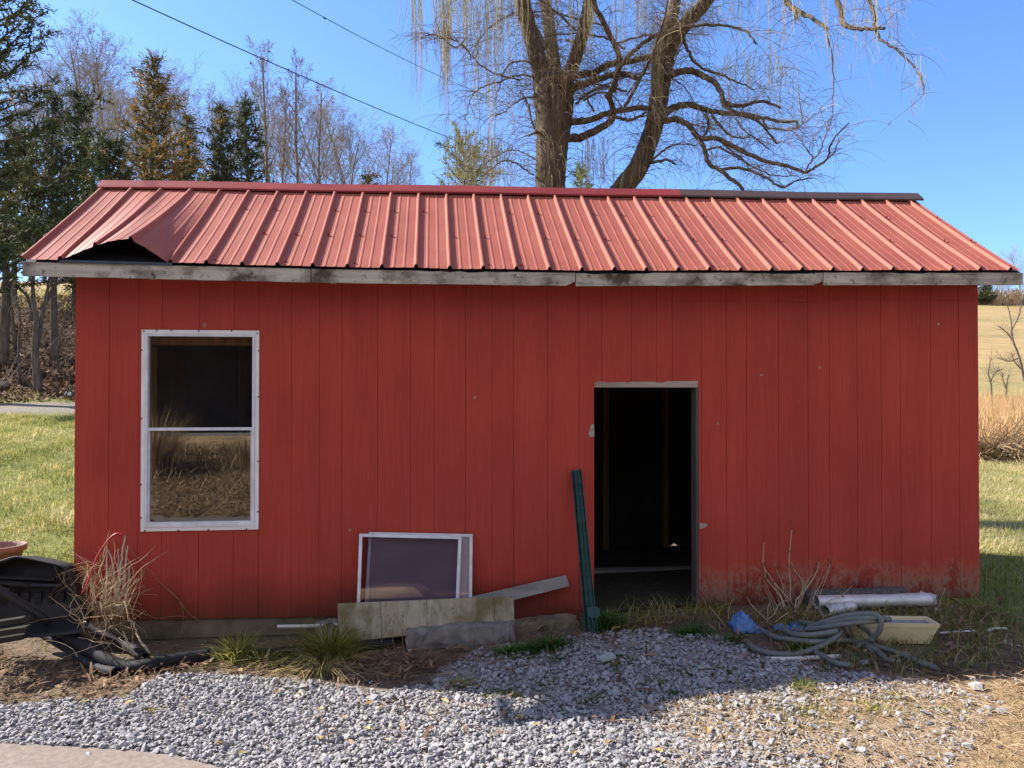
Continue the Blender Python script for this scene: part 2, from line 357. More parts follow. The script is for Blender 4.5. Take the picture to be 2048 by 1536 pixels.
ang = GXv / (np.maximum(GYv, 0) + 5.53)
mg = poly_mask(GXv, GYv, GRAVEL).astype(float)
leftyard = sm((.2 - GXv) / .8) * sm((GYv - .3) / .8) * sm((12.6 - GYv) / .6)
road = sm((GYv - 10.2) / .3) * sm((12.0 - GYv) / .3) * sm((2 - GXv) / 2)
rightyard = sm((GXv - 5.6) / 1.2) * sm((GYv + .9 + .1 * GXv) / .8) * sm((12.5 - GYv) / 1)
behind = sm((GYv - 2.2) / .5) * sm((12 - GYv) / 1)
lit = sm((GYv - 12.2) / .5) * sm((19 - GYv) / 2) * sm((6 - GXv) / 4)
fld = sm((GYv - 17) / 3)
front_straw = sm((GXv - 2.9 - .6 * hsh(GXv * 2, GYv * 2)) / 1.2) * sm((-1.35 - GYv) / .4)
bankm = sm((-5.0 - GYv) / .5)
for nm, val in (('grass', np.maximum(np.maximum(leftyard, rightyard), behind) * (1 - road)), ('straw', np.maximum(np.maximum(front_straw, bankm * .8), sm((GXv - 9) / 4) * sm((GYv - 11.5) / 1))),
                ('litter', lit), ('field', fld), ('gravel', np.maximum(mg * (1 - .75 * front_straw), road * .5))):
    at = ground.data.attributes.new(nm, 'FLOAT', 'POINT'); at.data.foreach_set('value', val.astype(np.float32))

d = G(); zt = np.array([float(gz(*p)) for p in TARMAC]) + .006
# tarmac as a fan of thin strips that follow the ground
cx = TARMAC.mean(0)
ring = [cx + (TARMAC - cx) * k for k in (1, .66, .33)]
dv = np.vstack([np.column_stack([r, gz(r[:, 0], r[:, 1]) + .008]) for r in ring] + [np.array([[cx[0], cx[1], float(gz(*cx)) + .008]])])
m_ = len(TARMAC)
fq = [[k * m_ + i, k * m_ + (i + 1) % m_, (k + 1) * m_ + (i + 1) % m_, (k + 1) * m_ + i] for k in (0, 1) for i in range(m_)]
d.faces(dv, fq + [[2 * m_ + i, 2 * m_ + (i + 1) % m_, 3 * m_] for i in range(m_)])
setp(d.build('driveway', M_ASPH, None, True), kind='structure')

# ================================================================== SHED
shed = thing('shed', 'long red wooden shed with a ribbed red metal roof, one window and an open doorway', 'shed', (3.3, 1.0, 0))
WX, RYD, BACK = 6.62, 1.0, 2.05
XL, XR = -.213, 6.785
def eave_b(x): return np.interp(x, [-.21, 1.66, 3.5, 5.2, 6.78], [2.335, 2.318, 2.322, 2.352, 2.378])
def ridge_z(x): return np.interp(x, [XL, XR], [3.265, 3.345])
WIN = (.436, 1.222, .626, 2.012); DOOR = (3.601, 4.389, 1.617)
groove_rel = np.array([67, 58, 47, 75, 70, 51]) / 368.0
def groove_list(start, end):
    x = start; out = []
    while x < end - .01:
        acc = x
        for gw in groove_rel:
            acc += gw * 1.2195
            if acc < end - .02: out.append(acc)
        x += 1.2195
    return out
grooves = groove_list(0, 4.18) + [4.19] + [4.19 + g for g in groove_list(0, WX - 4.19)]
def front_wall():
    g = G(); hw = .0017
    xs = [0]
    for q in grooves: xs += [q - hw, q + hw]
    xs += [WX, WIN[0] + .03, WIN[1] - .03, DOOR[0], DOOR[1]]
    xs = sorted(set(round(v, 4) for v in xs))
    zs = sorted([-.02, WIN[2] + .03, WIN[3] - .03, DOOR[2], 2.255, 2.2595, 2.285, 2.2895, 2.44])
    def depth(xm, zm):
        if any(abs(xm - q) < hw for q in grooves): return .0035
        if 2.255 < zm < 2.2595 and 4.19 < xm < 5.405: return .004
        if 2.285 < zm < 2.2895 and xm > 5.41: return .004
        return 0.0
    def hole(xm, zm):
        return (WIN[0] + .03 < xm < WIN[1] - .03 and WIN[2] + .03 < zm < WIN[3] - .03) or (DOOR[0] < xm < DOOR[1] and zm < DOOR[2])
    nxx, nz = len(xs) - 1, len(zs) - 1
    D = np.full((nxx, nz), -1.0)
    for i in range(nxx):
        for j in range(nz):
            xm, zm = (xs[i] + xs[i + 1]) / 2, (zs[j] + zs[j + 1]) / 2
            if not hole(xm, zm): D[i, j] = depth(xm, zm)
    T = .016
    zb = lambda x, z: z + (.045 * (1 - min(max(x / 4, 0), 1)) if z < 0 else 0)
    for i in range(nxx):
        for j in range(nz):
            dd = D[i, j]
            if dd < 0: continue
            a, b, c, e = xs[i], xs[i + 1], zs[j], zs[j + 1]
            c1, c2 = zb(a, c), zb(b, c)
            g.add([[a, dd, c1], [b, dd, c2], [b, dd, e], [a, dd, e]], [np.array([[0, 1, 2, 3]])])
            g.add([[a, T, c1], [b, T, c2], [b, T, e], [a, T, e]], [np.array([[3, 2, 1, 0]])])
            for (i2, j2, p, q) in ((i - 1, j, (a, c1), (a, e)), (i + 1, j, (b, c2), (b, e)), (i, j - 1, (a, c1), (b, c2)), (i, j + 1, (a, e), (b, e))):
                o = D[i2, j2] if 0 <= i2 < nxx and 0 <= j2 < nz else -1
                t = T if o < 0 else o
                if t > dd + 1e-6: g.add([[p[0], dd, p[1]], [q[0], dd, q[1]], [q[0], t, q[1]], [p[0], t, p[1]]], [np.array([[0, 1, 2, 3]])])
    return g
wall = front_wall().build('front_wall', M_SIDE, shed)
def gable(x0, x1):
    g = G(); zr = float(ridge_z(x0)) - .10
    g.prism([[x0, .017, -.02], [x0, BACK, -.02], [x0, BACK, 2.40], [x0, RYD, zr], [x0, .017, 2.40]], (x1 - x0, 0, 0)); return g
gable(.001, .016).build('side_wall', M_SIDE_X, shed); gable(WX - .016, WX - .001).build('side_wall', M_SIDE_X, shed)
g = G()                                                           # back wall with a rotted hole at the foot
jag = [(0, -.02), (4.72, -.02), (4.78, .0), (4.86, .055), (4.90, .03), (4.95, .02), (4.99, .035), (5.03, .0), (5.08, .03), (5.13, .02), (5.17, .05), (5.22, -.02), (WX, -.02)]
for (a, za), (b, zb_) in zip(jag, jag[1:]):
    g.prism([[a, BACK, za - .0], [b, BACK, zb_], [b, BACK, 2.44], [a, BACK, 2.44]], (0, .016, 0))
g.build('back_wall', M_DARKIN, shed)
g = G()
g.box((0.02, .02, -.12), (3.56, .12, .028)); g.box((-.01, .03, -.30), (3.4, .2, -.03))
g.build('foundation', M_FOUND, shed)
def stud(x, y, w=.04, dd=.09, z0=-.02, z1=2.4): return G().box((x - w / 2, y - dd, z0), (x + w / 2, y, z1)).build('stud', M_STUD, shed)
bk = BACK - .005
for px_ in (1212, 1333): stud(PY(px_, 900, BACK - .1)[0], bk, .055 if px_ < 1300 else .05)
for px_ in (335, 360, 482): stud(PY(px_, 760, BACK - .1)[0], bk, .05)
for x in (2.6, 5.6, 6.4): stud(x, bk)
for x in (.025 + .02, WX - .045): stud(x, bk - .1)
# window framing seen inside
G().box((WIN[0] - .02, .045, WIN[3] - .10), (WIN[1] + .02, .13, WIN[3] - .03)).build('window_header', M_STUD, shed)
stud(WIN[0] + .035, .14, .04, .09, .5, 1.90); stud(WIN[1] + .02, .14, .04, .09, .5, 1.90)
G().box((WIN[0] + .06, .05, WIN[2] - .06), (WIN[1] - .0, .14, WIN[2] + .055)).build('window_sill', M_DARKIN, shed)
# window
wg = G(); a, b, c, e = WIN; fw = .027
for lo, hi in (((a, -.012, c), (a + fw, .0, e)), ((b - fw, -.012, c), (b, .0, e)), ((a + fw, -.012, e - fw), (b - fw, .0, e)), ((a + fw, -.012, c), (b - fw, .0, c + fw))): wg.box(lo, hi)
win = wg.build('window', M_WHITE, shed, bevel=.002)
ia, ib, ic, ie = a + fw, b - fw, c + fw, e - fw; sw = .017; mid = 1.327
sg = G()
for lo, hi in (((ia, -.020, ic), (ia + sw, .03, ie)), ((ib - sw, -.020, ic), (ib, .03, ie)), ((ia + sw, -.018, ie - sw), (ib - sw, .03, ie)),
               ((ia + sw, -.018, ic), (ib - sw, .03, ic + .036)), ((ia + sw, -.016, mid - .010), (ib - sw, .03, mid + .010)),
               ((ia + sw, -.008, ic + .036), (ia + sw + .012, .03, mid - .010)), ((ib - sw - .012, -.008, ic + .036), (ib - sw, .03, mid - .010))): sg.box(lo, hi)
sg.build('sash', M_ALU, win, bevel=.0015)
G().box((ia + sw, .012, mid), (ib - sw, .015, ie - sw)).build('pane', M_GLASS, win)
G().box((ia + sw + .012, .004, ic + .036), (ib - sw - .012, .007, mid)).build('pane', M_GLASS, win)
st_ = PY(316, 1035, .003); G().box((st_[0] - .035, .0025, st_[2] - .014), (st_[0] + .035, .0036, st_[2] + .014)).build('sticker', plain('faded_sticker', (.20, .17, .12), (.15, .12, .09), 40), win)
M_RUST = plain('rust', (.20, .07, .03), (.12, .04, .02), 30)
for x, z in [(a + .015, e - .01), (a + .1, e - .005), (a + .2, e - .004), (a + .38, e - .006), (a + .6, e - .004), (b - .012, e - .02), (a + .004, 1.87), (b - .004, 1.87), (a + .004, 1.4), (b - .004, 1.55), (a + .004, .95), (b - .004, 1.1), (a + .03, c + .006), (a + .25, c + .004), (a + .45, c + .006), (b - .08, c + .005), (b - .004, .75), (a + .004, .72)]:
    G().box((x - .005, -.0145, z - .005), (x + .005, -.0115, z + .005)).build('nail_head', M_RUST, win)
# small round knot hole ring above the window and paint chips
kg = G(); kp = PY(409, 650, -.001)
an = np.linspace(0, 2 * math.pi, 15); kg.tube(np.column_stack([kp[0] + .009 * np.cos(an), np.full(15, -.001), kp[2] + .013 * np.sin(an)]), .003, 5)
kg.build('knot_mark', M_BARE, wall)
def chip(pts):
    v = [PY(x, y, -.0012) for x, y in pts]; G().prism(v, (0, .001, 0)).build('paint_chip', M_BARE, wall)
chip([(1182, 850), (1188, 848), (1189, 873), (1180, 874), (1177, 868)]); chip([(1399, 1046), (1410, 1046), (1416, 1050), (1408, 1056), (1400, 1058)])
for x, y in ((1523, 750), (1877, 648), (1436, 847), (1640, 735), (950, 795), (700, 1060)): chip([(x - 2, y - 2), (x + 2, y - 2), (x + 2, y + 2), (x - 2, y + 2)])
for xs_ in (1.2195 - .02, 5.405 + .012):
    for z_ in np.arange(.2, 2.2, .21):
        G().box((xs_ - .0035, -.0012, z_ - .0035), (xs_ + .0035, .001, z_ + .0035)).build('nail_head', M_RUST, wall)
# doorway: bare strip, jamb, left edge
dp = [(DOOR[0] + .004, 1.655), (3.65, 1.66), (3.70, 1.652), (3.83, 1.657), (3.85, 1.650), (3.88, 1.659), (4.05, 1.660), (4.08, 1.653), (4.12, 1.652), (4.15, 1.663), (4.384, 1.665), (4.384, 1.6175), (DOOR[0] + .004, 1.6175)]
G().prism([[x, -.004, z] for x, z in dp], (0, .005, 0)).build('door_header_strip', M_BARE, shed)
G().box((DOOR[1] - .020, .001, -.06), (DOOR[1] - .002, .105, DOOR[2] - .002)).build('door_jamb', M_GREYV, shed)
G().box((DOOR[0] - .045, .018, -.06), (DOOR[0] + .003, .105, DOOR[2])).build('door_jamb', M_GREYV, shed)
G().box((DOOR[0], .018, DOOR[2] - .0), (DOOR[1], .105, DOOR[2] + .09)).build('door_lintel', M_STUD, shed)
# lower patched strip of siding right of the leaning boards
q = [PY(1030, 1226, -.006), PY(1163, 1224, -.006), PY(1163, 1238, -.006), PY(1030, 1250, -.006)]
G().prism(q, (0, .005, 0)).build('skirting_board', M_SIDE, shed)
# ---- roof
EY = -.285
def roof_prof(x0, x1):
    """(x, height) profile of the ribbed sheet between x0 and x1, a rib on every .2286 m counted from XL"""
    P9 = .2286; out = []
    k0 = int(math.floor((x0 - XL) / P9)) - 1
    for k in range(k0, k0 + 40):
        c = XL + .012 + k * P9
        for dx, h in ((-.017, 0), (-.009, .016), (-.004, .0185), (.004, .0185), (.009, .016), (.017, 0), (.068, 0), (.073, .0022), (.083, .0022), (.088, 0), (.138, 0), (.143, .0022), (.153, .0022), (.158, 0)):
            if x0 - 1e-6 <= c + dx <= x1 + 1e-6: out.append((c + dx, h))
    return out
def lift(x, t):
    L = np.interp(x, [XL, .02, .07, .16, .25, .36, .47, .56, .70, .72], [0, 0, .015, .055, .088, .124, .143, .095, .0, 0])
    return L * np.clip(1 - t, 0, 1) ** 1.35
def roof_sheet(x0, x1, lifted, side=1):
    pr = roof_prof(x0, x1); xs = np.array([p[0] for p in pr]); hs = np.array([p[1] for p in pr])
    ts = np.linspace(0, 1, 19)
    Y1 = EY if side > 0 else 2 * RYD - EY
    V = []
    for t in ts:
        ez = eave_b(xs) + .105; rz = ridge_z(xs)
        z = ez + (rz - ez) * t + hs * 1.15 + (lift(xs, t) if lifted else 0) - .012 * math.sin(t * math.pi) + .002 * np.sin(xs * 9 + t * 8)
        y = Y1 + (RYD - Y1) * t - side * hs * .5
        if lifted: y = y - lift(xs, t) * .35
        edge = (.006 * np.sin(xs * 13) if t == 0 else 0)
        V.append(np.column_stack([xs, y + edge, z]))
    V = np.array(V); nn, kk = V.shape[:2]
    i = (np.arange(nn - 1)[:, None] * kk + np.arange(kk - 1)[None, :]).ravel()
    g = G().add(V.reshape(-1, 3), [np.stack([i, i + 1, i + kk + 1, i + kk], -1)])
    return g
roof = G()
for s_, Y1 in ((1, EY + .02), (-1, 2 * RYD - EY - .02)):
    v = []
    for x in np.linspace(XL + .02, XR - .02, 12):
        v += [[x, Y1, float(eave_b(x)) + .088], [x, RYD, float(ridge_z(x)) - .03]]
    v = np.array(v); i = np.arange(11) * 2
    roof.add(v, [np.stack([i, i + 2, i + 3, i + 1], -1)])
roof = roof.build('roof', M_TAR, shed)
def solid(o, t):
    md = o.modifiers.new('solid', 'SOLIDIFY'); md.thickness = t; md.offset = -1; return o
s0 = solid(roof_sheet(XL, .715, True).build('roof_sheet', M_ROOF, roof), .0012); s0['label'] = 'roof sheet bulging up at the eave'
solid(roof_sheet(.69, XR, False).build('roof_sheet', M_ROOF, roof), .0012)
solid(roof_sheet(XL, XR, False, -1).build('roof_sheet', M_ROOF, roof), .0012)
scg = G()
for row, t in enumerate((.04, .36, .68)):
    for k in range(5, 31):
        if rng.random() < .25: continue
        x = XL + .012 + k * .2286 + .042; ez = float(eave_b(x)) + .105; z = ez + (float(ridge_z(x)) - ez) * t; y = EY + (RYD - EY) * t
        if t == .04 and rng.random() < .6: continue
        scg.box((x - .006, y - .006, z - .01), (x + .006, y + .006, z + .008))
sc_ = scg.build('screw', M_CAP, roof); sc_['kind'] = 'stuff'
def cap(x0, x1, m):
    g = G()
    for s_ in (1, -1):
        v = []
        xs = np.linspace(x0, x1, 14)
        for x in xs:
            rz = float(ridge_z(x)) + .034 + .003 * math.sin(x * 3)
            sl = .62
            v += [[x, RYD, rz], [x, RYD - s_ * .028, rz - .004], [x, RYD - s_ * .100, rz - .085 * sl - .014], [x, RYD - s_ * .112, rz - .098 * sl - .018], [x, RYD - s_ * .108, rz - .098 * sl - .030]]
        v = np.array(v); f = []
        for i in range(13):
            for k in range(4): f.append([i * 5 + k, (i + 1) * 5 + k, (i + 1) * 5 + k + 1, i * 5 + k + 1])
        g.faces(v, f)
    return g
capx = float(PY(1362, 385, RYD - .1)[0])
o = cap(XL - .02, capx, M_CAP).build('ridge_cap', M_CAP, roof); solid(o, .002); o['label'] = 'red ridge cap'
o = cap(capx + .002, XR - .0, M_CAPD).build('ridge_cap', M_CAPD, roof); solid(o, .002); o['label'] = 'dark brown ridge cap'
# fascia boards
fj = [XL] + [float(PY(x, 560, EY + .02)[0]) for x in (622, 1151, 1646)] + [XR - .005]
for k in range(4):
    x0, x1 = fj[k] + .003, fj[k + 1] - .003
    xs = np.linspace(x0, x1, 30); g = G(); v = []
    for i_, x in enumerate(xs):
        zb_ = float(eave_b(x)) + .002 * math.sin(40 * x) * (i_ % 3 == 0); zt_ = zb_ + .090 - (.012 * max(0, math.sin(5 * x + k)) * rng.random() if k else 0)
        cut = .03 if k in (1, 2) and i_ == len(xs) - 1 else 0
        v += [[x, EY + .018, zb_ + cut], [x, EY + .018, zt_], [x, EY + .04, zt_], [x, EY + .04, zb_ + cut]]
    f = []
    for i in range(29):
        for j in range(4): f.append([i * 4 + j, (i + 1) * 4 + j, (i + 1) * 4 + (j + 1) % 4, i * 4 + (j + 1) % 4])
    f += [[0, 1, 2, 3], [116 + 3, 116 + 2, 116 + 1, 116]]
    g.faces(np.array(v), f); g.build('fascia_board', M_FASC, shed)
for k in range(12):
    x = -.1 + k * .61
    G().box((x - .02, EY + .042, float(eave_b(x)) + .03), (x + .02, .0, float(eave_b(x)) + .085)).build('rafter_tail', M_FASC, shed)
G().box((XL, 2.28, 2.34), (XR, 2.30, 2.43)).build('fascia_board', M_FASC, shed)
fg = G(); fx = np.linspace(.02, WX - .02, 34); fy = np.linspace(.02, BACK - .01, 12); FX, FY = np.meshgrid(fx, fy)
fi = (np.arange(11)[:, None] * 34 + np.arange(33)[None, :]).ravel()
fg.add(np.stack([FX, FY, gz(FX, FY) + .02], -1).reshape(-1, 3), [np.stack([fi, fi + 1, fi + 35, fi + 34], -1)])
fg.build('dirt_floor', plain('dark_dirt', (.045, .042, .032), (.018, .017, .013), 12, rough=.95, bump=.6, bd=.03), shed)  # floor dirt coloured darker than the soil outside
g = G(); de = np.linspace(.02, .72, 8)
for a_, b_ in zip(de, de[1:]): g.box((a_, EY + .006, float(eave_b(a_)) + .088), (b_, EY + .03, float(eave_b(a_)) + .106))
g.build('drip_edge', plain('blue_grey_flashing', (.055, .075, .095), (.03, .04, .05), 10, rough=.5), roof)
# planks on the dirt floor inside
pa, pb = PY(1196, 1141, 1.15), PY(1396, 1139, 1.15)
fl = G().box((pa[0] - .3, 1.1, pa[2] - .03), (pb[0] + .6, 1.2, pa[2] + .012)).build('loose_plank', M_GREYW)
setp(fl, 'grey plank lying across the dark dirt floor inside the doorway', 'plank')

# ================================================================== GRAVEL AND GROUND COVER
ico_v = []
ph = (1 + 5 ** .5) / 2
for a in (-1, 1):
    for b in (-ph, ph): ico_v += [(a, b, 0), (0, a, b), (b, 0, a)]
ico_v = np.array(ico_v) / math.hypot(1, ph)
ico_f = []
for i in range(12):
    for j in range(i + 1, 12):
        for k in range(j + 1, 12):
            e = [np.linalg.norm(ico_v[i] - ico_v[j]), np.linalg.norm(ico_v[j] - ico_v[k]), np.linalg.norm(ico_v[i] - ico_v[k])]
            if max(e) < 1.1:
                c = np.cross(ico_v[j] - ico_v[i], ico_v[k] - ico_v[i]); ico_f.append([i, j, k] if c @ ico_v[i] > 0 else [i, k, j])
ico_f = np.array(ico_f)
def rotmats(n, tilt=math.pi):
    a = rng.uniform(0, 2 * math.pi, n); b = rng.normal(0, tilt, n); c = rng.normal(0, tilt, n)
    def rm(t, i, j):
        m = np.tile(np.eye(3), (n, 1, 1)); m[:, i, i] = np.cos(t); m[:, j, j] = np.cos(t); m[:, i, j] = -np.sin(t); m[:, j, i] = np.sin(t); return m
    return rm(b, 1, 2) @ rm(c, 0, 2) @ rm(a, 0, 1)
def stones(g, x, y, z, size, tint):
    n_ = len(x); v = ico_v[None] * (1 + rng.uniform(-.34, .34, (n_, 12, 1)))
    sc = np.stack([rng.uniform(.8, 1.35, n_), rng.uniform(.7, 1.1, n_), rng.uniform(.38, .68, n_)], -1) * size[:, None]
    v = np.einsum('nij,nkj->nki', rotmats(n_, .45), v * sc[:, None, :]) + np.stack([x, y, z], -1)[:, None, :]
    f = (ico_f[None] + (np.arange(n_) * 12)[:, None, None]).reshape(-1, 3)
    g.add(v.reshape(-1, 3), [f], np.repeat(tint, 12))
def scatter(n_, x0, x1, y0, y1, keep):
    x = rng.uniform(x0, x1, n_); y = rng.uniform(y0, y1, n_); k = rng.random(n_) < keep(x, y); return x[k], y[k]
def gkeep(x, y):
    m = poly_mask(x, y, GRAVEL) & ~poly_mask(x, y, TARMAC)
    dens = np.ones_like(x)
    st = sm((x - 2.75 - .9 * hsh(x * 2.2, y * 2.2)) / 1.3) * sm((-1.45 - y) / .4)
    dens *= 1 - .86 * st
    wall_ = sm((y + 1.25) / .5) * sm((x - 1.2) / .5); dens *= 1 - .45 * wall_
    dens *= np.where((hsh(x * 5, y * 5, 3) > .62) & (y > -1.7) & (x > 2.2), .45, 1)
    return m * dens
gx_, gy_ = scatter(150000, -2.6, 6.8, -4.6, -.35, gkeep)
sz = np.clip(rng.lognormal(math.log(.0100), .34, len(gx_)), .0045, .026)
g = G(); stones(g, gx_, gy_, gz(gx_, gy_) + sz * .25 + rng.uniform(0, .016, len(gx_)), sz, np.clip(rng.normal(.48, .22, len(gx_)), 0, 1))
fx_, fy_ = scatter(95000, -2.6, 6.8, -4.6, -.35, gkeep); fs = rng.uniform(.0032, .0062, len(fx_))
stones(g, fx_, fy_, gz(fx_, fy_) + rng.uniform(.001, .012, len(fx_)), fs, np.clip(rng.normal(.55, .25, len(fx_)), 0, 1))
# a few strays at the tarmac edge and along the wall
sx_, sy_ = scatter(500, -2, 6.4, -3.9, -.2, lambda x, y: np.ones_like(x) * .8); ss = rng.uniform(.006, .016, len(sx_))
stones(g, sx_, sy_, gz(sx_, sy_) + ss * .4, ss, rng.uniform(.2, .9, len(sx_)))
setp(g.build('gravel', M_GRAVEL), 'grey crushed gravel spread over the yard in front of the shed', 'gravel', kind='stuff')
for (x, y, s_, lab) in ((1955, 1378, .040, 'pale stone at the shadow edge near the right side of the gravel'), (2008, 1428, .030, 'rounded white stone lying in the straw at far right'), (748, 1402, .042, 'grey fist sized stone on the gravel below the grass clump'), (668, 1408, .036, 'pale stone left of the fist sized grey one on the gravel'),
                        (1728, 1330, .036, 'grey stone beside the loose end of the hose'), (1945, 1362, .030, 'flat stone in shade just above the straw'), (1935, 1496, .034, 'lone whitish stone on straw at bottom right'), (1668, 1423, .026, 'small pale stone by the green strip in the gravel')):
    p = gpx(x, y); g = G(); stones(g, np.array([p[0]]), np.array([p[1]]), np.array([p[2] + s_ * .4]), np.array([s_]), np.array([.85 if 'grey' not in lab else .5]))
    setp(g.build('stone', M_GRAVEL), lab, 'stone')

def blades(g, x, y, z, h, wd, bend, tint, lean=None, segs=3):
    """tapered grass blades: n blades, each a bent strip"""
    n_ = len(x); a = rng.uniform(0, 2 * math.pi, n_); dx, dy = np.cos(a), np.sin(a)
    if lean is not None: dx, dy = lean
    px_, py_ = -np.sin(a + rng.normal(0, .6, n_)), np.cos(a)
    V = []; T = []
    for k in range(segs + 1):
        t = k / segs; wv = wd * (1 - t ** 1.6) + .0004
        out = bend * t ** 1.8 * h; up = h * (t - .45 * np.minimum(bend, 1.6) * t ** 2.2)
        c = np.stack([x + dx * out, y + dy * out, z + up], -1); s_ = np.stack([px_ * wv, py_ * wv, np.zeros(n_)], -1) * .5
        V += [c - s_, c + s_]; T += [tint, tint]
    V = np.stack(V, 1); m_ = 2 * (segs + 1)
    base_ = np.array([[2 * k, 2 * k + 1, 2 * k + 3, 2 * k + 2] for k in range(segs)])
    f = (base_[None] + (np.arange(n_) * m_)[:, None, None]).reshape(-1, 4)
    g.add(V.reshape(-1, 3), [f], np.stack(T, 1).ravel())
def flatbits(g, x, y, z, ln, wd, tint, tilt=.25):
    n_ = len(x); a = rng.uniform(0, math.pi, n_); el = rng.normal(0, tilt, n_)
    d_ = np.stack([np.cos(a) * np.cos(el), np.sin(a) * np.cos(el), np.sin(el)], -1) * (ln / 2)[:, None]
    s_ = np.stack([-np.sin(a), np.cos(a), rng.normal(0, .4, n_)], -1) * (wd / 2)[:, None]
    c = np.stack([x, y, z + np.abs(np.sin(el)) * ln * .5], -1); mid_ = c + np.array([0, 0, 1]) * (ln * rng.uniform(-.0, .12, n_))[:, None]
    V = np.stack([c - d_ - s_, c - d_ + s_, mid_ + s_, mid_ - s_, c + d_ + s_ * .6, c + d_ - s_ * .6], 1)
    f = (np.array([[0, 1, 2, 3], [3, 2, 4, 5]])[None] + (np.arange(n_) * 6)[:, None, None]).reshape(-1, 4)
    g.add(V.reshape(-1, 3), [f], np.repeat(tint, 6))
# lawn behind and left of the shed, and on the right
g = G()
def yl(x, y): return sm((.15 - x) / .4) * sm((y + .2) / .6) * sm((10.3 - y) / .3) * (.35 + .65 * hsh(x * 1.5, y * 1.5))
x, y = scatter(105000, -7.2, .4, -.6, 10.4, yl)
pat = .5 * hsh(x * 1.1, y * 1.1, 2) + .5 * hsh(x * 3.7, y * 3.7, 8); tn = np.clip(.62 + 1.1 * (pat - .5) + rng.normal(0, .17, len(x)), 0, 1)
blades(g, x, y, gz(x, y) - .01, rng.uniform(.04, .13, len(x)) * (1 + .5 * (hsh(x * 2, y * 2, 5) > .6)), rng.uniform(.005, .011, len(x)), rng.uniform(.2, 1.3, len(x)), tn, segs=2)
def yr(x, y): return sm((x - 5.9 + .2 * y) / .8) * sm((y + 1.0 + .03 * (x - 6)) / .5) * sm((11.6 - y) / .5) * (np.abs(x - (2.417 + .797 * (y + 5.53))) < 3.4) * (.4 + .6 * hsh(x * 1.5, y * 1.5))
x, y = scatter(190000, 5.4, 18, -1.3, 11.8, yr)
pat = hsh(x * 1.2, y * 1.2, 4); tn = np.clip(.74 + .5 * (pat - .5) + .24 * sm((y - 1.0) / 1.0) - .30 * sm((1.6 - y) / .6) + rng.normal(0, .17, len(x)), 0, 1)
blades(g, x, y, gz(x, y) - .01, rng.uniform(.04, .12, len(x)), rng.uniform(.005, .011, len(x)), rng.uniform(.2, 1.4, len(x)), tn, segs=2)
def ybk(x, y): return sm((y - 2.2) / .4) * sm((x + .2) / .4) * sm((8 - x) / .5)
x, y = scatter(9000, 0, 8, 2.2, 6, ybk)
blades(g, x, y, gz(x, y) - .01, rng.uniform(.04, .12, len(x)), rng.uniform(.006, .012, len(x)), rng.uniform(.2, 1.3, len(x)), np.clip(rng.normal(.45, .2, len(x)), 0, 1), segs=2)
setp(g.build('lawn_grass', M_GRASS), 'short yellow green winter lawn around and behind the shed', 'grass', kind='stuff')
# road verge and bank litter on the left
g = G()
x, y = scatter(30000, -12, 1.5, 12.0, 21, lambda x, y: .4 + .6 * hsh(x * 2, y * 2))
flatbits(g, x, y, gz(x, y) + .02, rng.uniform(.05, .16, len(x)), rng.uniform(.02, .07, len(x)), np.clip(rng.normal(.4, .25, len(x)), 0, 1), .6)
setp(g.build('leaf_litter', M_LITTER), 'brown fallen leaves and twigs covering the wooded bank', 'leaf litter', kind='stuff')
g = G()
x, y = scatter(16000, -14, 1.5, 11.7, 24, lambda x, y: (sm((y - 17.5) / 2) + .6 * sm((13.2 - y) / .8)) * .7)
blades(g, x, y, gz(x, y), rng.uniform(.10, .35, len(x)), rng.uniform(.010, .02, len(x)), rng.uniform(.3, 1.2, len(x)), np.clip(rng.normal(.66, .18, len(x)), 0, 1), segs=2)
setp(g.build('rough_grass', M_GRASS), 'rough dry grass on top of the wooded bank', 'grass', kind='stuff')
# tall straw coloured meadow on the right
g = G()
def ym(x, y): return (np.abs(x - (2.417 + .797 * (y + 5.53))) < 7) * sm((y - 11.6 + .6 * hsh(x, y)) / .6)
x, y = scatter(75000, 10, 40, 11, 31, ym)
blades(g, x, y, gz(x, y), rng.uniform(.7, 1.5, len(x)) * (.45 + .55 * sm((y - 11.5) / 2.5)), rng.uniform(.012, .03, len(x)), rng.uniform(.05, .5, len(x)), np.clip(rng.normal(.5, .22, len(x)) + .2 * (hsh(x, y) - .5), 0, 1), segs=3)
setp(g.build('meadow', M_MEADOW), 'tall straw coloured meadow grass beyond the lawn', 'meadow', kind='stuff')
# straw strewn over the gravel, bottom right and front left
g = G()
def ys(x, y):
    s_ = sm((x - 2.5 - .9 * hsh(x * 2.2, y * 2.2)) / 1.3) * sm((-1.40 - y) / .35) * (y > -4.6)
    return s_ * (.45 + .55 * hsh(x * 3, y * 3, 1))
x, y = scatter(44000, 2.2, 7.5, -4.6, -1.2, ys)
flatbits(g, x, y, gz(x, y) + rng.uniform(.004, .03, len(x)), rng.uniform(.03, .11, len(x)), rng.uniform(.0015, .0036, len(x)), np.clip(rng.normal(.55, .25, len(x)), 0, 1), .09)
setp(g.build('straw', M_STRAW), 'pale straw scattered over the gravel at bottom right', 'straw', kind='stuff')
g = G()
LEFTL = np.vstack([wpoly([(0, 1300), (120, 1330), (250, 1330), (420, 1325), (560, 1322), (700, 1325), (820, 1322), (950, 1320), (905, 1345), (760, 1372), (640, 1360), (520, 1356), (330, 1350), (240, 1398), (100, 1402), (0, 1412), (-260, 1440), (-300, 1330)])])
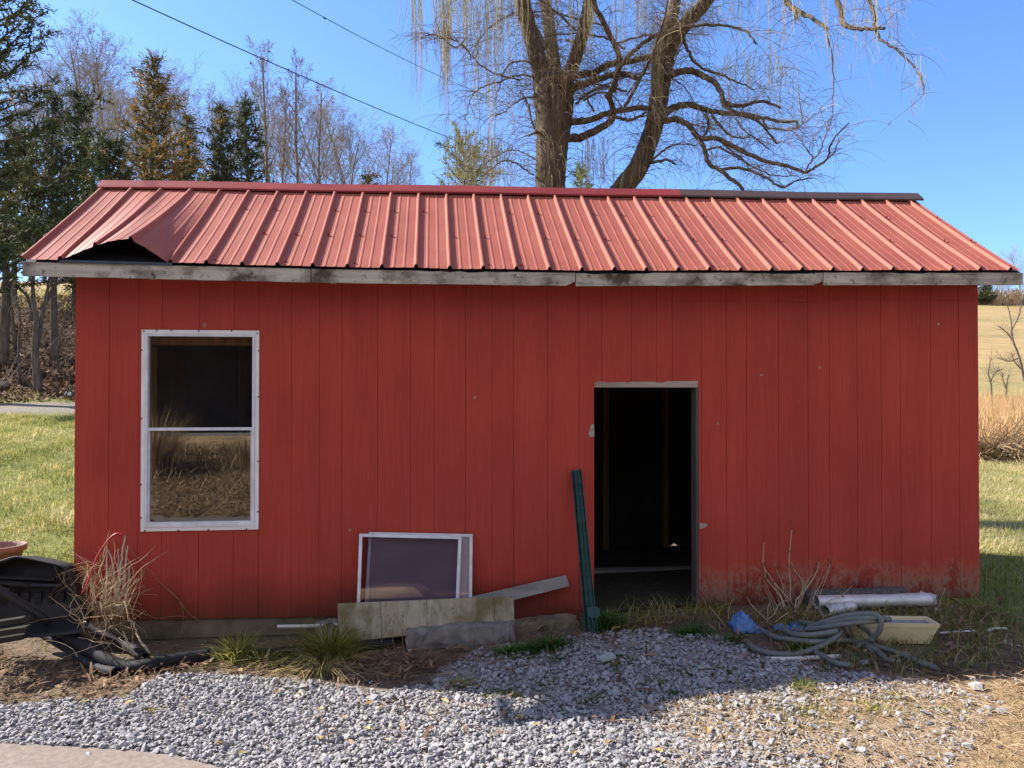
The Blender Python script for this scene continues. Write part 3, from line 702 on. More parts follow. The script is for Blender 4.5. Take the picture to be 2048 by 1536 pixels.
SHADEL = np.vstack([wpoly([(470, 1300), (690, 1285), (830, 1300), (1150, 1275), (1280, 1240), (1440, 1240), (1990, 1215), (2080, 1260), (2080, 1360), (1900, 1365), (1700, 1345), (1500, 1310), (1400, 1270), (1250, 1268), (1000, 1330), (900, 1340), (700, 1340)])])
x, y = scatter(36000, -3, 8, -2.2, .3, lambda x, y: np.maximum(np.maximum(poly_mask(x, y, LEFTL) * .85, poly_mask(x, y, SHADEL) * .42), .10 * (x > 1.8) * (y > -1.75) * (y < 0)))
flatbits(g, x, y, gz(x, y) + rng.uniform(.004, .03, len(x)), rng.uniform(.03, .13, len(x)), np.where(rng.random(len(x)) < .3, rng.uniform(.007, .02, len(x)), rng.uniform(.003, .007, len(x))), np.clip(rng.normal(.5, .28, len(x)) + .15 * (x < 2.3), 0, 1), .25)
setp(g.build('dead_leaves', M_LITTER), 'reddish brown dead leaves and stems along the foot of the shed', 'leaf litter', kind='stuff')
g = G()
x, y = scatter(5000, 4.6, 8, -1.5, .1, lambda x, y: poly_mask(x, y, SHADEL) * .8)
blades(g, x, y, gz(x, y), rng.uniform(.05, .2, len(x)), rng.uniform(.003, .006, len(x)), rng.uniform(.3, 1.5, len(x)), np.clip(rng.normal(.45, .28, len(x)), 0, 1))
x, y = scatter(1500, 3.5, 4.6, -.35, .0, lambda x, y: np.ones_like(x) * .3)
blades(g, x, y, gz(x, y), rng.uniform(.05, .2, len(x)), rng.uniform(.003, .006, len(x)), rng.uniform(.3, 1.5, len(x)), np.clip(rng.normal(.5, .28, len(x)), 0, 1))
setp(g.build('dry_grass', M_GRASS), 'thin dry grass and weeds at the foot of the right wall', 'grass', kind='stuff')
# grass tussocks and weeds: each a thing
def tussock(name, px_, py_, n_, h, spread, tmean, label, cat='grass clump', m=M_GRASS, bend=(.4, 1.5), wd=(.004, .008), group=None, sun=0):
    p = gpx(px_, py_); a = rng.uniform(0, 2 * math.pi, n_); r = np.abs(rng.normal(0, spread, n_))
    x = p[0] + r * np.cos(a); y = p[1] + r * np.sin(a) * .7; b = rng.uniform(*bend, n_) * (1 + r / spread * .35)
    g = G(); aa = a + rng.normal(0, .5, n_)
    blades(g, x, y, gz(x, y) - .005, rng.uniform(.55, 1.1, n_) * h, rng.uniform(*wd, n_), b, np.clip(rng.normal(tmean, .22, n_), 0, 1), (np.cos(aa), np.sin(aa)), 4)
    return setp(g.build(name, m), label, cat, group)
tussock('grass_clump', 660, 1318, 800, .30, .065, .42, 'large shaggy green and straw grass clump left of the plywood board', bend=(.2, 1.15))
tussock('grass_clump', 645, 1338, 150, .22, .12, .85, 'dead blond skirt of grass fanning out under the large green clump', bend=(1.2, 2.0))
tussock('grass_clump', 474, 1322, 330, .23, .055, .5, 'sunlit yellow green grass clump in front of the concrete footing', bend=(.2, 1.0))
tussock('grass_clump', 530, 1330, 120, .18, .05, .3, 'small green tuft just right of the sunlit grass clump')
tussock('weed', 1018, 1308, 300, .085, .035, .55, 'bright green rosette weed below the concrete slab', 'weed', M_WEED, (.3, 1.2), (.006, .014))
tussock('weed', 1066, 1304, 240, .10, .045, .35, 'darker green weed to the right of the bright rosette', 'weed', M_WEED, (.3, 1.2), (.006, .014))
tussock('weed', 1105, 1298, 220, .13, .05, .2, 'dull bluish green weed at the mossy corner of the footing', 'weed', M_WEED, (.3, 1.2), (.006, .012))
tussock('weed', 1216, 1258, 520, .16, .045, .30, 'leafy green weed at the left foot of the doorway', 'weed', M_WEED, (.2, 1.0), (.006, .013))
tussock('weed', 1385, 1270, 320, .10, .07, .3, 'low green weeds in front of the right door jamb', 'weed', M_WEED, (.3, 1.2), (.005, .010))
tussock('weed', 1470, 1285, 200, .08, .05, .35, 'low green weed just left of the hose coil', 'weed', M_WEED, (.3, 1.2), (.005, .010))
tussock('weed', 1600, 1300, 200, .08, .05, .35, 'green weed growing inside the hose coil', 'weed', M_WEED, (.3, 1.2), (.005, .010))
tussock('grass_clump', 270, 1340, 160, .10, .08, .3, 'low dark grass beside the lowest black pipe')
for (x, y, n_, h, sp, tm, lab) in ((918, 1372, 420, .06, .07, .62, 'yellowish moss tuft in sunlit gravel below the slab'), (1095, 1372, 120, .06, .05, .3, 'dark tuft in the shaded gravel below the green weeds'), (1610, 1382, 90, .10, .03, .4, 'bright upright blades at the shadow edge'), (1592, 1380, 50, .08, .02, .4, 'tiny blades left of the upright bright ones'),
        (1600, 1422, 500, .05, .16, .6, 'long green strip of grass in sunlit gravel'), (1740, 1422, 300, .05, .13, .6, 'right hand end of the green strip in gravel'), (1395, 1402, 140, .05, .05, .4, 'green tuft on the shadow edge below the doorway'), (80, 1438, 200, .04, .06, .7, 'low yellow moss near the left edge of the gravel'), (295, 1424, 160, .04, .04, .7, 'small yellow moss tuft left of centre on the gravel'),
        (1180, 1405, 150, .05, .05, .3, 'shaded green tuft left of the doorway tuft'), (1010, 1390, 130, .06, .04, .35, 'green tuft at the shadow corner on the gravel'), (1310, 1370, 150, .06, .06, .25, 'dark green tuft in shade below the doorway'), (1225, 1330, 150, .05, .06, .25, 'shaded tuft in gravel below the green posts'), (1460, 1350, 150, .06, .07, .25, 'shaded tuft in gravel left of the hose tail'), (1650, 1340, 120, .06, .05, .3, 'shaded tuft below the white pipe'), (1790, 1395, 120, .05, .05, .55, 'pale green tuft at right of the shadow edge'), (1890, 1420, 100, .04, .05, .6, 'sparse green tuft in the straw at right')):
    tussock('grass_tuft', x, y, n_, h, sp, tm, lab, 'grass tuft', M_GRASS, (.3, 1.3), (.003, .007), 'grass tufts in the gravel')
for _ in range(34):
    x, y = rng.uniform(960, 1620), rng.uniform(1300, 1402)
    if x > 1480 and y < 1330: continue
    tussock('small_weed', x, y, int(rng.integers(25, 90)), rng.uniform(.025, .06), rng.uniform(.015, .05), rng.uniform(.1, .5), 'small green weed sprouting through the shaded gravel', 'weed', M_WEED if rng.random() < .4 else M_GRASS, (.3, 1.4), (.003, .008), 'weeds in the shaded gravel')
# yellow leaves on the gravel
lf = [(600, 1398), (690, 1447), (640, 1430), (740, 1418), (1318, 1516), (865, 1412), (890, 1414), (555, 1395), (170, 1415), (258, 1417), (735, 1470), (785, 1415), (1072, 1462), (1148, 1520), (860, 1440), (440, 1500), (485, 1520), (370, 1408), (775, 1493), (1040, 1447), (1605, 1315), (640, 1490), (1190, 1447), (1415, 1475), (1215, 1498)]
for k, (x, y) in enumerate(lf):
    p = gpx(x, y); a = rng.uniform(0, 6.28); s_ = rng.uniform(.013, .028); g = G()
    sh = np.array([(-1, 0), (-.5, .45), (.1, .6), (.6, .35), (1, 0), (.6, -.35), (.1, -.6), (-.5, -.45)]) * s_
    cs, sn = math.cos(a), math.sin(a)
    v = np.array([[p[0] + cs * q[0] - sn * q[1], p[1] + sn * q[0] + cs * q[1], p[2] + .035 + .35 * abs(q[1]) + .15 * q[0]] for q in sh])
    v2 = np.vstack([v, [[p[0], p[1], p[2] + .033]], v - [0, 0, .0012], [[p[0], p[1], p[2] + .0318]]])
    g.faces(v2, [[i, (i + 1) % 8, 8] for i in range(8)] + [[9 + (i + 1) % 8, 9 + i, 17] for i in range(8)], rng.random())
    setp(g.build('fallen_leaf', M_LEAF), 'dry yellow leaf lying on the grey gravel', 'leaf', 'yellow leaves on the gravel')

# ================================================================== THINGS LEANING ON AND LYING BY THE SHED
def lean_frame(cs, w_=.022, t=.022):
    """rectangular sash from four corners (tl, tr, br, bl): returns frame mesh builder and pane polygon"""
    tl, tr, br, bl = [np.array(c, float) for c in cs]
    ux = (tr - tl) / np.linalg.norm(tr - tl); uz = (tl - bl) / np.linalg.norm(tl - bl); nn = np.cross(ux, uz); nn /= np.linalg.norm(nn)
    g = G()
    g.prism([tl, tl + ux * w_, bl + ux * w_, bl], nn * t); g.prism([tr - ux * w_, tr, br, br - ux * w_], nn * t)
    g.prism([tl + ux * w_, tr - ux * w_, tr - ux * w_ - uz * w_, tl + ux * w_ - uz * w_], nn * t * .9)
    g.prism([bl + ux * w_ + uz * w_, br - ux * w_ + uz * w_, br - ux * w_, bl + ux * w_], nn * t * .9)
    pane = [tl + (ux - uz) * w_ + nn * t * .4, tr + (-ux - uz) * w_ + nn * t * .4, br + (-ux + uz) * w_ + nn * t * .4, bl + (ux + uz) * w_ + nn * t * .4]
    return g, pane, nn
for (tl, tr, br, bl, yt, yb, lab) in (((738, 1064), (945, 1068), (943, 1258), (727, 1268), -.012, -.120, 'white framed glass sash at the back, showing at the right of the leaning pair'),
                                      ((719, 1067), (923, 1072), (915, 1258), (712, 1268), -.045, -.153, 'white framed glass sash in front, left of the leaning pair')):
    cs = [PY(*tl, yt), PY(*tr, yt), PY(*br, yb), PY(*bl, yb)]
    t_ = thing('window_sash', lab, 'window sash', (cs[3] + cs[2]) / 2, 'loose window sashes leaning on the shed')
    g, pn, nn = lean_frame(cs); g.build('frame', M_ALU, t_, bevel=.002)
    G().prism(pn, nn * .003).build('pane', M_GLASS3 if 'front' in lab else M_GLASS2, t_)
# plywood board
cs = [PY(675, 1207, -.235), PY(1027, 1192, -.215), PY(1029, 1248, -.25), PY(677, 1286, -.29)]
nn = np.cross(cs[1] - cs[0], cs[0] - cs[3]); nn /= np.linalg.norm(nn)
pb_ = thing('plywood_board', 'weathered plywood board propped in front of the loose window sashes', 'board', (cs[2] + cs[3]) / 2)
G().prism(cs, -nn * .016).build('sheet', M_PLY, pb_, bevel=.002)
M_SEAM = plain('board_seam', (.05, .04, .03), (.03, .025, .02), 20)
for f_ in (.24, .50, .885):
    a_ = cs[0] + (cs[1] - cs[0]) * f_; b_ = cs[3] + (cs[2] - cs[3]) * f_; ux = (cs[1] - cs[0]) / np.linalg.norm(cs[1] - cs[0]) * .0016
    G().prism([a_ - ux, a_ + ux, b_ + ux, b_ - ux], nn * .0012).build('seam', M_SEAM, pb_)
# grey plank
cs = [PY(930, 1196, -.10), PY(1131, 1150, -.035), PY(1137, 1171, -.035), PY(934, 1222, -.10)]
nn = np.cross(cs[1] - cs[0], cs[0] - cs[3]); nn /= np.linalg.norm(nn)
setp(G().prism(cs, nn * .022).build('grey_plank', M_GREYW, None, bevel=.002), 'short grey plank slanting up against the red wall behind the plywood board', 'plank')
# concrete slab step and rubble of footing
def rough_block(top, hgt, depth, m, name, label, cat, seed=0):
    """irregular block: top front edge polyline in world, extruded back and down"""
    r_ = np.random.default_rng(seed); top = np.asarray(top, float); k = len(top); g = G()
    rows = []
    for (oy, oz, j) in ((-.02, -hgt, .0), (-.012, -hgt * .55, .010), (0, -.012, .008), (.02, 0, .006), (depth * .6, .004, .008), (depth, .0, .004), (depth, -hgt, 0)):
        rows.append(top + np.array([0, oy, oz]) + r_.normal(0, 1, (k, 3)) * j)
    v = np.vstack(rows); f = []
    for a in range(6):
        for i in range(k - 1): f.append([a * k + i, a * k + i + 1, (a + 1) * k + i + 1, (a + 1) * k + i])
    f.append([a * k for a in range(7)][::-1]); f.append([a * k + k - 1 for a in range(7)])
    g.faces(v, f); return setp(g.build(name, m, None, False), label, cat)
tp = smooth_path([PY(815, 1262, -.33), PY(900, 1254, -.33), PY(1000, 1247, -.32), PY(1030, 1246, -.31)], 6)
rough_block(tp, .22, .24, M_CONC, 'concrete_slab', 'grey concrete slab on the ground under the plywood board', 'slab', 1)
tp = smooth_path([PY(1032, 1250, -.20), PY(1085, 1244, -.18), PY(1140, 1238, -.16), PY(1158, 1246, -.16)], 5)
rough_block(tp, .24, .15, M_FOUND, 'mossy_footing', 'crumbling mossy footing lump beside the green posts', 'footing', 2)
tp = smooth_path([PY(628, 1252, -.12), PY(660, 1246, -.12), PY(700, 1247, -.12)], 5)
rough_block(tp, .12, .1, M_CONC, 'broken_block', 'broken pale block behind the large grass clump', 'block', 3)
p_ = smooth_path([PY(555, 1253, -.10), PY(620, 1252, -.10), PY(680, 1249, -.10)], 6); setp(G().tube(p_, .012, 8).build('plastic_pipe', M_PVC), 'pale plastic pipe lying at the foot of the wall left of the plywood board', 'pipe')
tp = [gpx(805, 1285) + [0, 0, .08], gpx(818, 1285) + [0, 0, .05], gpx(824, 1306) + [0, 0, .005], gpx(817, 1306) + [0, 0, .005]]
setp(G().prism(tp, (0.004, .01, 0)).build('plastic_scrap', M_PVC), 'curved white plastic scrap at the left end of the concrete slab', 'scrap')
tp = [gpx(1195, 1325), gpx(1222, 1316), gpx(1232, 1324), gpx(1206, 1332)]
setp(G().prism([q + [0, 0, .02] for q in tp], (0, 0, .018)).build('flat_stone', plain('pale_slate', (.40, .42, .38), (.28, .30, .27), 20)), 'flat pale rectangular stone on the shaded gravel below the posts', 'stone')
# green fence posts
def upost(top, bot, lab, plate=True):
    t_ = thing('fence_post', lab, 'fence post', bot, 'green fence posts leaning by the door'); top = np.array(top); bot = np.array(bot)
    ax = top - bot; L = np.linalg.norm(ax); ax /= L; sx = np.array([1., 0, 0]); sx -= ax * (sx @ ax); sx /= np.linalg.norm(sx); fy = np.cross(sx, ax)
    sec = [(-.017, -.004), (-.011, -.004), (-.008, .010), (.008, .010), (.011, -.004), (.017, -.004), (.017, -.001), (.013, -.001), (.010, .013), (-.010, .013), (-.013, -.001), (-.017, -.001)]
    G().prism([bot + sx * a - fy * b for a, b in sec], ax * L).build('post', M_POST, t_)
    for k in range(9):
        c = bot + ax * (L * (.28 + .08 * k)) - fy * (-.0108) ; 
        G().box((-.004, -.004, -.010), (.004, .004, .010), (np.column_stack([sx, -fy, ax]), c - fy * .0005)).build('stud_hook', M_POST, t_)
    if plate:
        c = bot + ax * .17
        G().prism([c + sx * a + ax * b + fy * .006 for a, b in ((-.044, .02), (-.018, .035), (.018, .035), (.044, .02), (.044, -.026), (.02, -.04), (-.02, -.04), (-.044, -.026))], fy * .003).build('anchor_plate', M_POST, t_)
    return t_
for k, (a, b, yt, yb) in enumerate((((1147, 941), (1176, 1268), -.030, -.36), ((1153, 940), (1183, 1270), -.055, -.40), ((1158, 938), (1192, 1270), -.028, -.37))):
    q = gpx(*b); upost(PY(*a, yt), [q[0], q[1], q[2] - .02], ['leftmost of the dark green metal posts leaning beside the doorway', 'middle dark green metal post of the leaning bundle', 'green metal post nearest the doorway in the leaning bundle'][k], k == 2)
# blue tarp: two crumpled pieces
def crumple(px_, py_, wx, wy, h, label, seed):
    p = gpx(px_, py_); r_ = np.random.default_rng(seed); n_ = 26; g = G(); V = []
    for i in range(n_):
        for j in range(n_):
            u, v = i / (n_ - 1) * 2 - 1, j / (n_ - 1) * 2 - 1; rr = max(abs(u), abs(v))
            z = h * max(0, 1 - rr ** 2.2) * (.55 + .45 * math.sin(2.4 * u + seed)) + .022 * (1 - abs(math.sin(7 * u + 4 * v + seed))) * (1 - rr ** 4) + .016 * (1 - abs(math.sin(9 * v - 5 * u))) * (1 - rr ** 4) + r_.normal(0, .003)
            V.append([p[0] + u * wx * (1 + .15 * math.sin(3 * v + seed)) + r_.normal(0, .004), p[1] + v * wy + r_.normal(0, .004), float(gz(p[0], p[1])) + max(z, .004)])
    f = [[i * n_ + j, (i + 1) * n_ + j, (i + 1) * n_ + j + 1, i * n_ + j + 1] for i in range(n_ - 1) for j in range(n_ - 1)]
    g.faces(V, f); o = g.build('blue_tarp', M_TARP, None, True); solid(o, .002); return setp(o, label, 'tarp')
crumple(1494, 1258, .105, .10, .115, 'crumpled blue tarp heaped at the foot of the wall, left of the hose', 3)
crumple(1580, 1262, .085, .09, .06, 'flattened piece of blue tarp showing between the hose coil and the wall', 5)
# rolled netting, metal ducts
a_ = PY(1612, 1212, -.13); b_ = PY(1806, 1206, -.13); ra = .062
g = G(); pth = np.array([a_ + (b_ - a_) * t for t in np.linspace(0, 1, 24)]) + rng.normal(0, .004, (24, 3)); pth[:, 2] = gz(pth[:, 0], pth[:, 1]) + ra + .01
g.tube(pth, ra + rng.normal(0, .003, 24), 16)
setp(g.build('netting_roll', M_NET, None, True), 'long roll of dark wire netting lying against the foot of the wall', 'netting roll')
def duct(a, b, r, label, ell=False):
    t_ = thing('metal_duct', label, 'duct', a, 'loose metal ducts')
    a, b = np.array(a, float), np.array(b, float); n_ = 30
    pth = np.array([a + (b - a) * t for t in np.linspace(0, 1, n_)]); rr = r * (1 + .06 * np.sin(np.linspace(0, 1, n_) * 9) * (np.linspace(0, 1, n_) > .55))
    o = G().tube(pth, rr, 20, cap=False).build('tube', M_DUCT, t_, True); solid(o, .0015)
    for e in (0, -1):
        d_ = (b - a) / np.linalg.norm(b - a) * (.006 if e == 0 else -.006)
        o = G().tube([pth[e], pth[e] + d_], r + .004, 20, cap=False).build('rim', M_DUCT, t_, True); solid(o, .003)
    return t_
z0 = lambda x, y, r: float(gz(x, y)) + r
a_ = PY(1632, 1232, -.30); b_ = PY(1862, 1226, -.26); r_ = .046
duct([a_[0], a_[1], z0(a_[0], a_[1], .085)], [b_[0], b_[1], z0(b_[0], b_[1], .075)], r_, 'long shiny metal duct lying along the netting roll')
a_ = PY(1650, 1262, -.42); b_ = PY(1700, 1225, -.25)
duct([a_[0], a_[1], z0(a_[0], a_[1], .05)], [b_[0] - .02, b_[1] - .06, z0(b_[0], b_[1], .055)], .040, 'short metal duct stub with its open end facing forward')
a_ = PY(1840, 1219, -.12); b_ = PY(1872, 1221, -.20)
duct([a_[0], a_[1], z0(a_[0], a_[1], .06)], [b_[0], b_[1], z0(b_[0], b_[1], .05)], .036, 'crumpled metal duct piece at the far right end of the long duct')
# cream planter box
pa, pb = gpx(1716, 1289), gpx(1862, 1293); ux = pb - pa; ux[2] = 0; Lb = np.linalg.norm(ux); ux /= Lb; uy = np.array([-ux[1], ux[0], 0]); uz = np.array([0, 0, 1.])
pl = thing('planter_box', 'cream plastic planter box with sloping sides lying beside the hose', 'planter', (pa + pb) / 2)
def frustum(g, e0, d0, z0_, e1, d1, z1_):
    c = pa + ux * Lb / 2 + uy * .075; c[2] = pa[2]
    v = [c + ux * sx * (Lb / 2 + e) + uy * sy * (.055 + d_) + uz * z for (e, d_, z) in ((e0, d0, z0_), (e1, d1, z1_)) for sx, sy in ((-1, -1), (1, -1), (1, 1), (-1, 1))]
    return g.faces(v, [[0, 1, 5, 4], [1, 2, 6, 5], [2, 3, 7, 6], [3, 0, 4, 7]])
g = G(); frustum(g, 0, 0, .004, .045, .022, .112); frustum(g, .049, .026, .112, .052, .029, .136); frustum(g, .045, .022, .112, .049, .026, .112); frustum(g, .052, .029, .136, .040, .018, .136); frustum(g, .040, .018, .136, .012, .008, .05)
c = pa + ux * Lb / 2 + uy * .075; c[2] = pa[2]
g.build('box', M_PLANT, pl)
g = G(); frustum(g, .034, .014, .116, .02, .01, .07); g.faces([c + ux * sx * (Lb / 2 + .034) + uy * sy * (.055 + .014) + uz * .116 for sx, sy in ((-1, -1), (1, -1), (1, 1), (-1, 1))], [[0, 1, 2, 3]])
g.build('soil', M_PLIN, pl)
# hose: coils traced on the ground, each strand laid a little higher
ht = thing('hose', 'thick grey hose thrown down in loose coils beside the cream planter', 'hose', gpx(1640, 1290))
def hz(pts, r=.0165, lift0=.016):
    out = []
    for q in pts:
        x, y = q[0], q[1]; h = q[2] if len(q) > 2 else 0.0
        p = gpx(x, y, r + h); out.append([p[0], p[1], float(gz(p[0], p[1])) + r + h + lift0])
    return smooth_path(out, 8)
K = 3.938
def c7(L): return [(1420 + q[0] / K, 1160 + q[1] / K, *(q[2:])) for q in L]
strands = [c7([(300, 500, 0), (330, 545, 0), (420, 585, 0), (560, 605, 0), (700, 600, .0), (830, 560, .01), (930, 510, .03), (1000, 460, .06), (1025, 425, .07), (960, 450, .05), (850, 470, .03), (700, 465, .02), (600, 425, .02), (575, 400, .02)]),
           c7([(575, 400, .02), (640, 440, .04), (760, 455, .06), (900, 440, .08), (1000, 420, .09)]),
           c7([(440, 430, 0), (520, 470, .01), (640, 490, .02), (780, 505, .03), (900, 505, .03), (1000, 490, .03), (1120, 505, .0), (1250, 525, 0), (1400, 570, 0), (1560, 630, 0), (1700, 690, 0), (1780, 715, 0)]),
           c7([(760, 410, .05), (880, 395, .09), (1000, 375, .12), (1120, 360, .14), (1260, 345, .15), (1420, 328, .15)]),
           c7([(700, 345, .02), (800, 365, .05), (900, 375, .09), (1010, 345, .13), (1130, 325, .16), (1250, 320, .17), (1380, 325, .16)]),
           c7([(770, 395, .05), (900, 350, .11), (1050, 305, .16), (1200, 285, .19), (1290, 290, .19), (1340, 325, .17), (1345, 380, .13), (1320, 440, .08), (1270, 490, .03), (1220, 515, .0), (1150, 545, 0)]),
           c7([(1170, 375, .12), (1230, 410, .08), (1275, 460, .04), (1275, 500, .03)]),
           c7([(1240, 545, 0), (1300, 570, 0), (1370, 625, 0), (1420, 655, 0), (1500, 665, 0)]),
           c7([(835, 590, 0), (900, 625, 0), (980, 670, 0), (1060, 690, 0), (1110, 695, 0)])]
for s_ in strands: G().tube(hz(s_), .0165, 10).build('coil', M_HOSE, ht, True)
pth = smooth_path([gpx(1542, 1318, .014) , gpx(1580, 1318, .014), gpx(1640, 1315, .016), gpx(1680, 1313, .014)], 6)
setp(G().tube(pth, .0135, 10).build('white_pipe', M_PVC), 'short white plastic pipe on the ground below the hose coil', 'pipe')
pth = smooth_path([gpx(1652, 1304, .01), gpx(1720, 1322, .01), gpx(1800, 1335, .012), gpx(1880, 1345, .02), gpx(1896, 1350, .01), gpx(1897, 1356, .0)], 6)
setp(G().tube(pth, np.linspace(.006, .004, len(pth)), 7).build('bent_stick', M_BARKG), 'long thin bent stick lying beside the hose tail', 'stick')
pth = smooth_path([gpx(1880, 1266, .02), gpx(1920, 1263, .02), gpx(1950, 1262, .02)], 4)
setp(G().tube(pth, .006, 7).build('white_rod', M_PVC), 'thin white rod on the ground right of the cream planter', 'rod')
pth = smooth_path([gpx(1975, 1262, .02), gpx(1990, 1257, .03), gpx(2012, 1257, .01)], 4)
setp(G().tube(pth, .009, 7).build('white_scrap', M_PVC), 'bent white scrap on the ground at the far right', 'scrap')
# ---- left: black tub, pipes, pot
tub = thing('plastic_tub', 'big black plastic tub tipped on its side at the left corner', 'tub', P(60, 1280, 5.0))
out = [(-70, 1150), (-30, 1128), (0, 1120), (22, 1113), (38, 1112), (75, 1119), (122, 1130), (136, 1143), (148, 1166), (160, 1205), (173, 1237), (172, 1262), (120, 1272), (40, 1278), (-70, 1285)]
def tp_(x, y, dd=0.0):                                            # tilted plane of the tub floor
    return PY(x, y, -.42 + (1280 - y) * .0012 + dd)
out = [tuple(q) for q in smooth_path(out, 4)]
fr = np.array([tp_(*q) for q in out]); cen = fr.mean(0)
g = G(); n_ = len(out)
back = cen + (fr - cen) * .80 + np.array([0, .20, 0]); inn = cen + (fr - cen) * .93; innb = cen + (fr - cen) * .76 + np.array([0, .17, 0])
v = np.vstack([fr, back, inn, innb]); f = []
for i in range(n_):
    j = (i + 1) % n_
    f += [[i, j, n_ + j, n_ + i], [j, i, 2 * n_ + i, 2 * n_ + j], [2 * n_ + j, 2 * n_ + i, 3 * n_ + i, 3 * n_ + j]]
f += [[n_ + i for i in range(n_)], [3 * n_ + i for i in range(n_)][::-1]]
g.faces(v, f); g.build('shell', M_BLACK, tub, bevel=.012)
for x in (-40, -18, 4, 26, 48, 72, 96, 118):
    a_ = tp_(x, 1185, .13); b_ = tp_(x, 1255, .10); G().box(a_ * [1, 1, 0] + [0, -.01, b_[2]], a_ * [1, 1, 0] + [.034, .03, a_[2]]).build('rib', M_BLACK, tub)
for k, (x0_, x1_, y0_, y1_) in enumerate(((-60, 110, 1140, 1166), (-60, 60, 1148, 1178), (20, 126, 1158, 1180), (-60, 20, 1160, 1190))):
    a_ = tp_(x0_, y0_ + 12, .115 - .004 * k); b_ = tp_(x1_, y1_ - 8, .10 - .004 * k); G().tube([a_, (a_ + b_) / 2, b_], .016, 6).build('ridge', M_BLACK, tub)
g = G(); q = smooth_path([P(-30, 1166, 4.75), P(0, 1181, 4.75), P(80, 1232, 4.85), P(95, 1245, 4.9)], 5)
setp(G().tube(q, .026, 8).build('black_bar', M_BLACK, None, True), 'dark bar slanting down across the black tub', 'bar')
def pipe(L, r, lab):
    pts = []
    for (x, y, h) in L:
        p = gpx(x, y, r + h); pts.append([p[0], p[1], float(gz(p[0], p[1])) + r + h])
    pth = smooth_path(pts, 10); t_ = thing('black_pipe', lab, 'pipe', pth[len(pth) // 2], 'black drain pipes lying by the tub')
    rr = r * (1 + .035 * (np.arange(len(pth)) % 2)); o = G().tube(pth, rr, 14, cap=False).build('tube', M_PIPE, t_, True); solid(o, .003)
    return t_
pipe([(70, 1226, .20), (151, 1278, .11), (208, 1316, .04), (246, 1333, 0), (290, 1332, 0), (335, 1322, 0), (420, 1310, 0)], .040, 'black drain pipe bending from the tub along the ground to the grass')
pipe([(148, 1240, .14), (212, 1272, .06), (256, 1292, .01), (290, 1316, 0)], .032, 'black drain pipe with its open end at the foot of the brush pile')
pipe([(78, 1262, .10), (150, 1305, .03), (195, 1335, 0), (232, 1345, 0)], .030, 'lowest black drain pipe in front of the tub')
pipe([(470, 1312, 0), (540, 1306, 0), (610, 1300, 0), (700, 1292, 0), (790, 1288, 0)], .030, 'black drain pipe passing behind the grass clumps')
M_SLAT = m_wood('dark_slat', [(.25, (.018, .017, .014)), (.6, (.04, .037, .03)), (.8, (.06, .055, .042))], 0)
for k, (y_, lab) in enumerate(((1238, 'topmost grey slat lying under the black tub'), (1258, 'second grey slat lying under the black tub'), (1274, 'third grey slat down under the black tub'))):
    a_ = P(-60, y_ + 14, 4.55); b_ = P(58 - 6 * k, y_ - 4, 4.75); dv_ = b_ - a_
    setp(G().prism([a_, b_, b_ - [0, 0, .03], a_ - [0, 0, .03]], (0, .06, 0)).build('slat', M_SLAT, None, bevel=.002), lab, 'slat', 'grey slats under the tub')
# terracotta pot
c_ = P(2, 1140, 6.6); zt_ = ztop(1090, 6.6); zb_ = float(gz(c_[0], c_[1])); H_ = zt_ - zb_
pot = thing('flower_pot', 'large terracotta flower pot on the grass behind the black tub', 'flower pot', (c_[0], c_[1], zb_))
g = G(); g.lathe([(0, 0), (.115, 0), (.165, H_ - .05), (.190, H_ - .048), (.194, H_), (.176, H_ + .002), (.165, H_ - .03), (.15, H_ - .06), (0, H_ - .062)], (c_[0], c_[1], zb_), 32); g.build('pot', M_TERRA, pot, True)
G().lathe([(0, H_ - .05), (.09, H_ - .045), (.158, H_ - .052)], (c_[0], c_[1], zb_), 20).build('soil', M_GROUND if False else plain('pot_soil', (.09, .07, .05), (.04, .03, .02), 30, bump=.5), pot)
# brush pile with red tube
def arc(p0, d0, L, n_=8, droop=.0, wob=.12, r_=rng):
    p = np.array(p0, float); d_ = np.array(d0, float); d_ /= np.linalg.norm(d_); out = [p.copy()]
    for _ in range(n_):
        d_ = d_ + r_.normal(0, wob, 3) + np.array([0, 0, -droop]); d_ /= np.linalg.norm(d_); p = p + d_ * L / n_; out.append(p.copy())
    return np.array(out)
bp = thing('brush_pile', 'tangle of dry sticks and dead stems heaped at the left corner of the wall', 'brush pile', gpx(215, 1275))
g = G(); b0 = PY(215, 1270, -.25)
for k in range(170):
    q = b0 + np.array([rng.normal(0, .075), rng.normal(-.02, .07), .05 + abs(rng.normal(0, .16))])
    g.tube(arc(q, (rng.normal(.12, .35), rng.normal(-.1, .25), rng.normal(.9, .5)), rng.uniform(.10, .34), 6, .02, .2), np.linspace(.0026, .0009, 7), 4, tint=rng.uniform(.3, 1))
for k in range(34):
    q = b0 + np.array([rng.normal(0.02, .13), rng.normal(-.12, .12), .0 + abs(rng.normal(0, .12))])
    g.tube(arc(q, (rng.normal(0, .8), rng.normal(-.4, .4), rng.normal(.1, .5)), rng.uniform(.12, .42), 7, .12, .2), np.linspace(.0020, .0008, 8), 4, tint=rng.uniform(.2, 1))
for k in range(26):
    q = PY(rng.uniform(170, 205), rng.uniform(1120, 1180), -.16)
    g.tube(arc(q, (-.9, rng.normal(-.3, .3), rng.uniform(-.5, .5)), rng.uniform(.1, .26), 5, .03, .12), np.linspace(.002, .0008, 6), 3, tint=rng.uniform(.4, 1))
g.build('dry_stems', M_DRY, bp)['kind'] = 'stuff'
M_BLEACH = plain('bleached_stick', (.50, .42, .30), (.34, .27, .18), 20, (8, 8, 1))
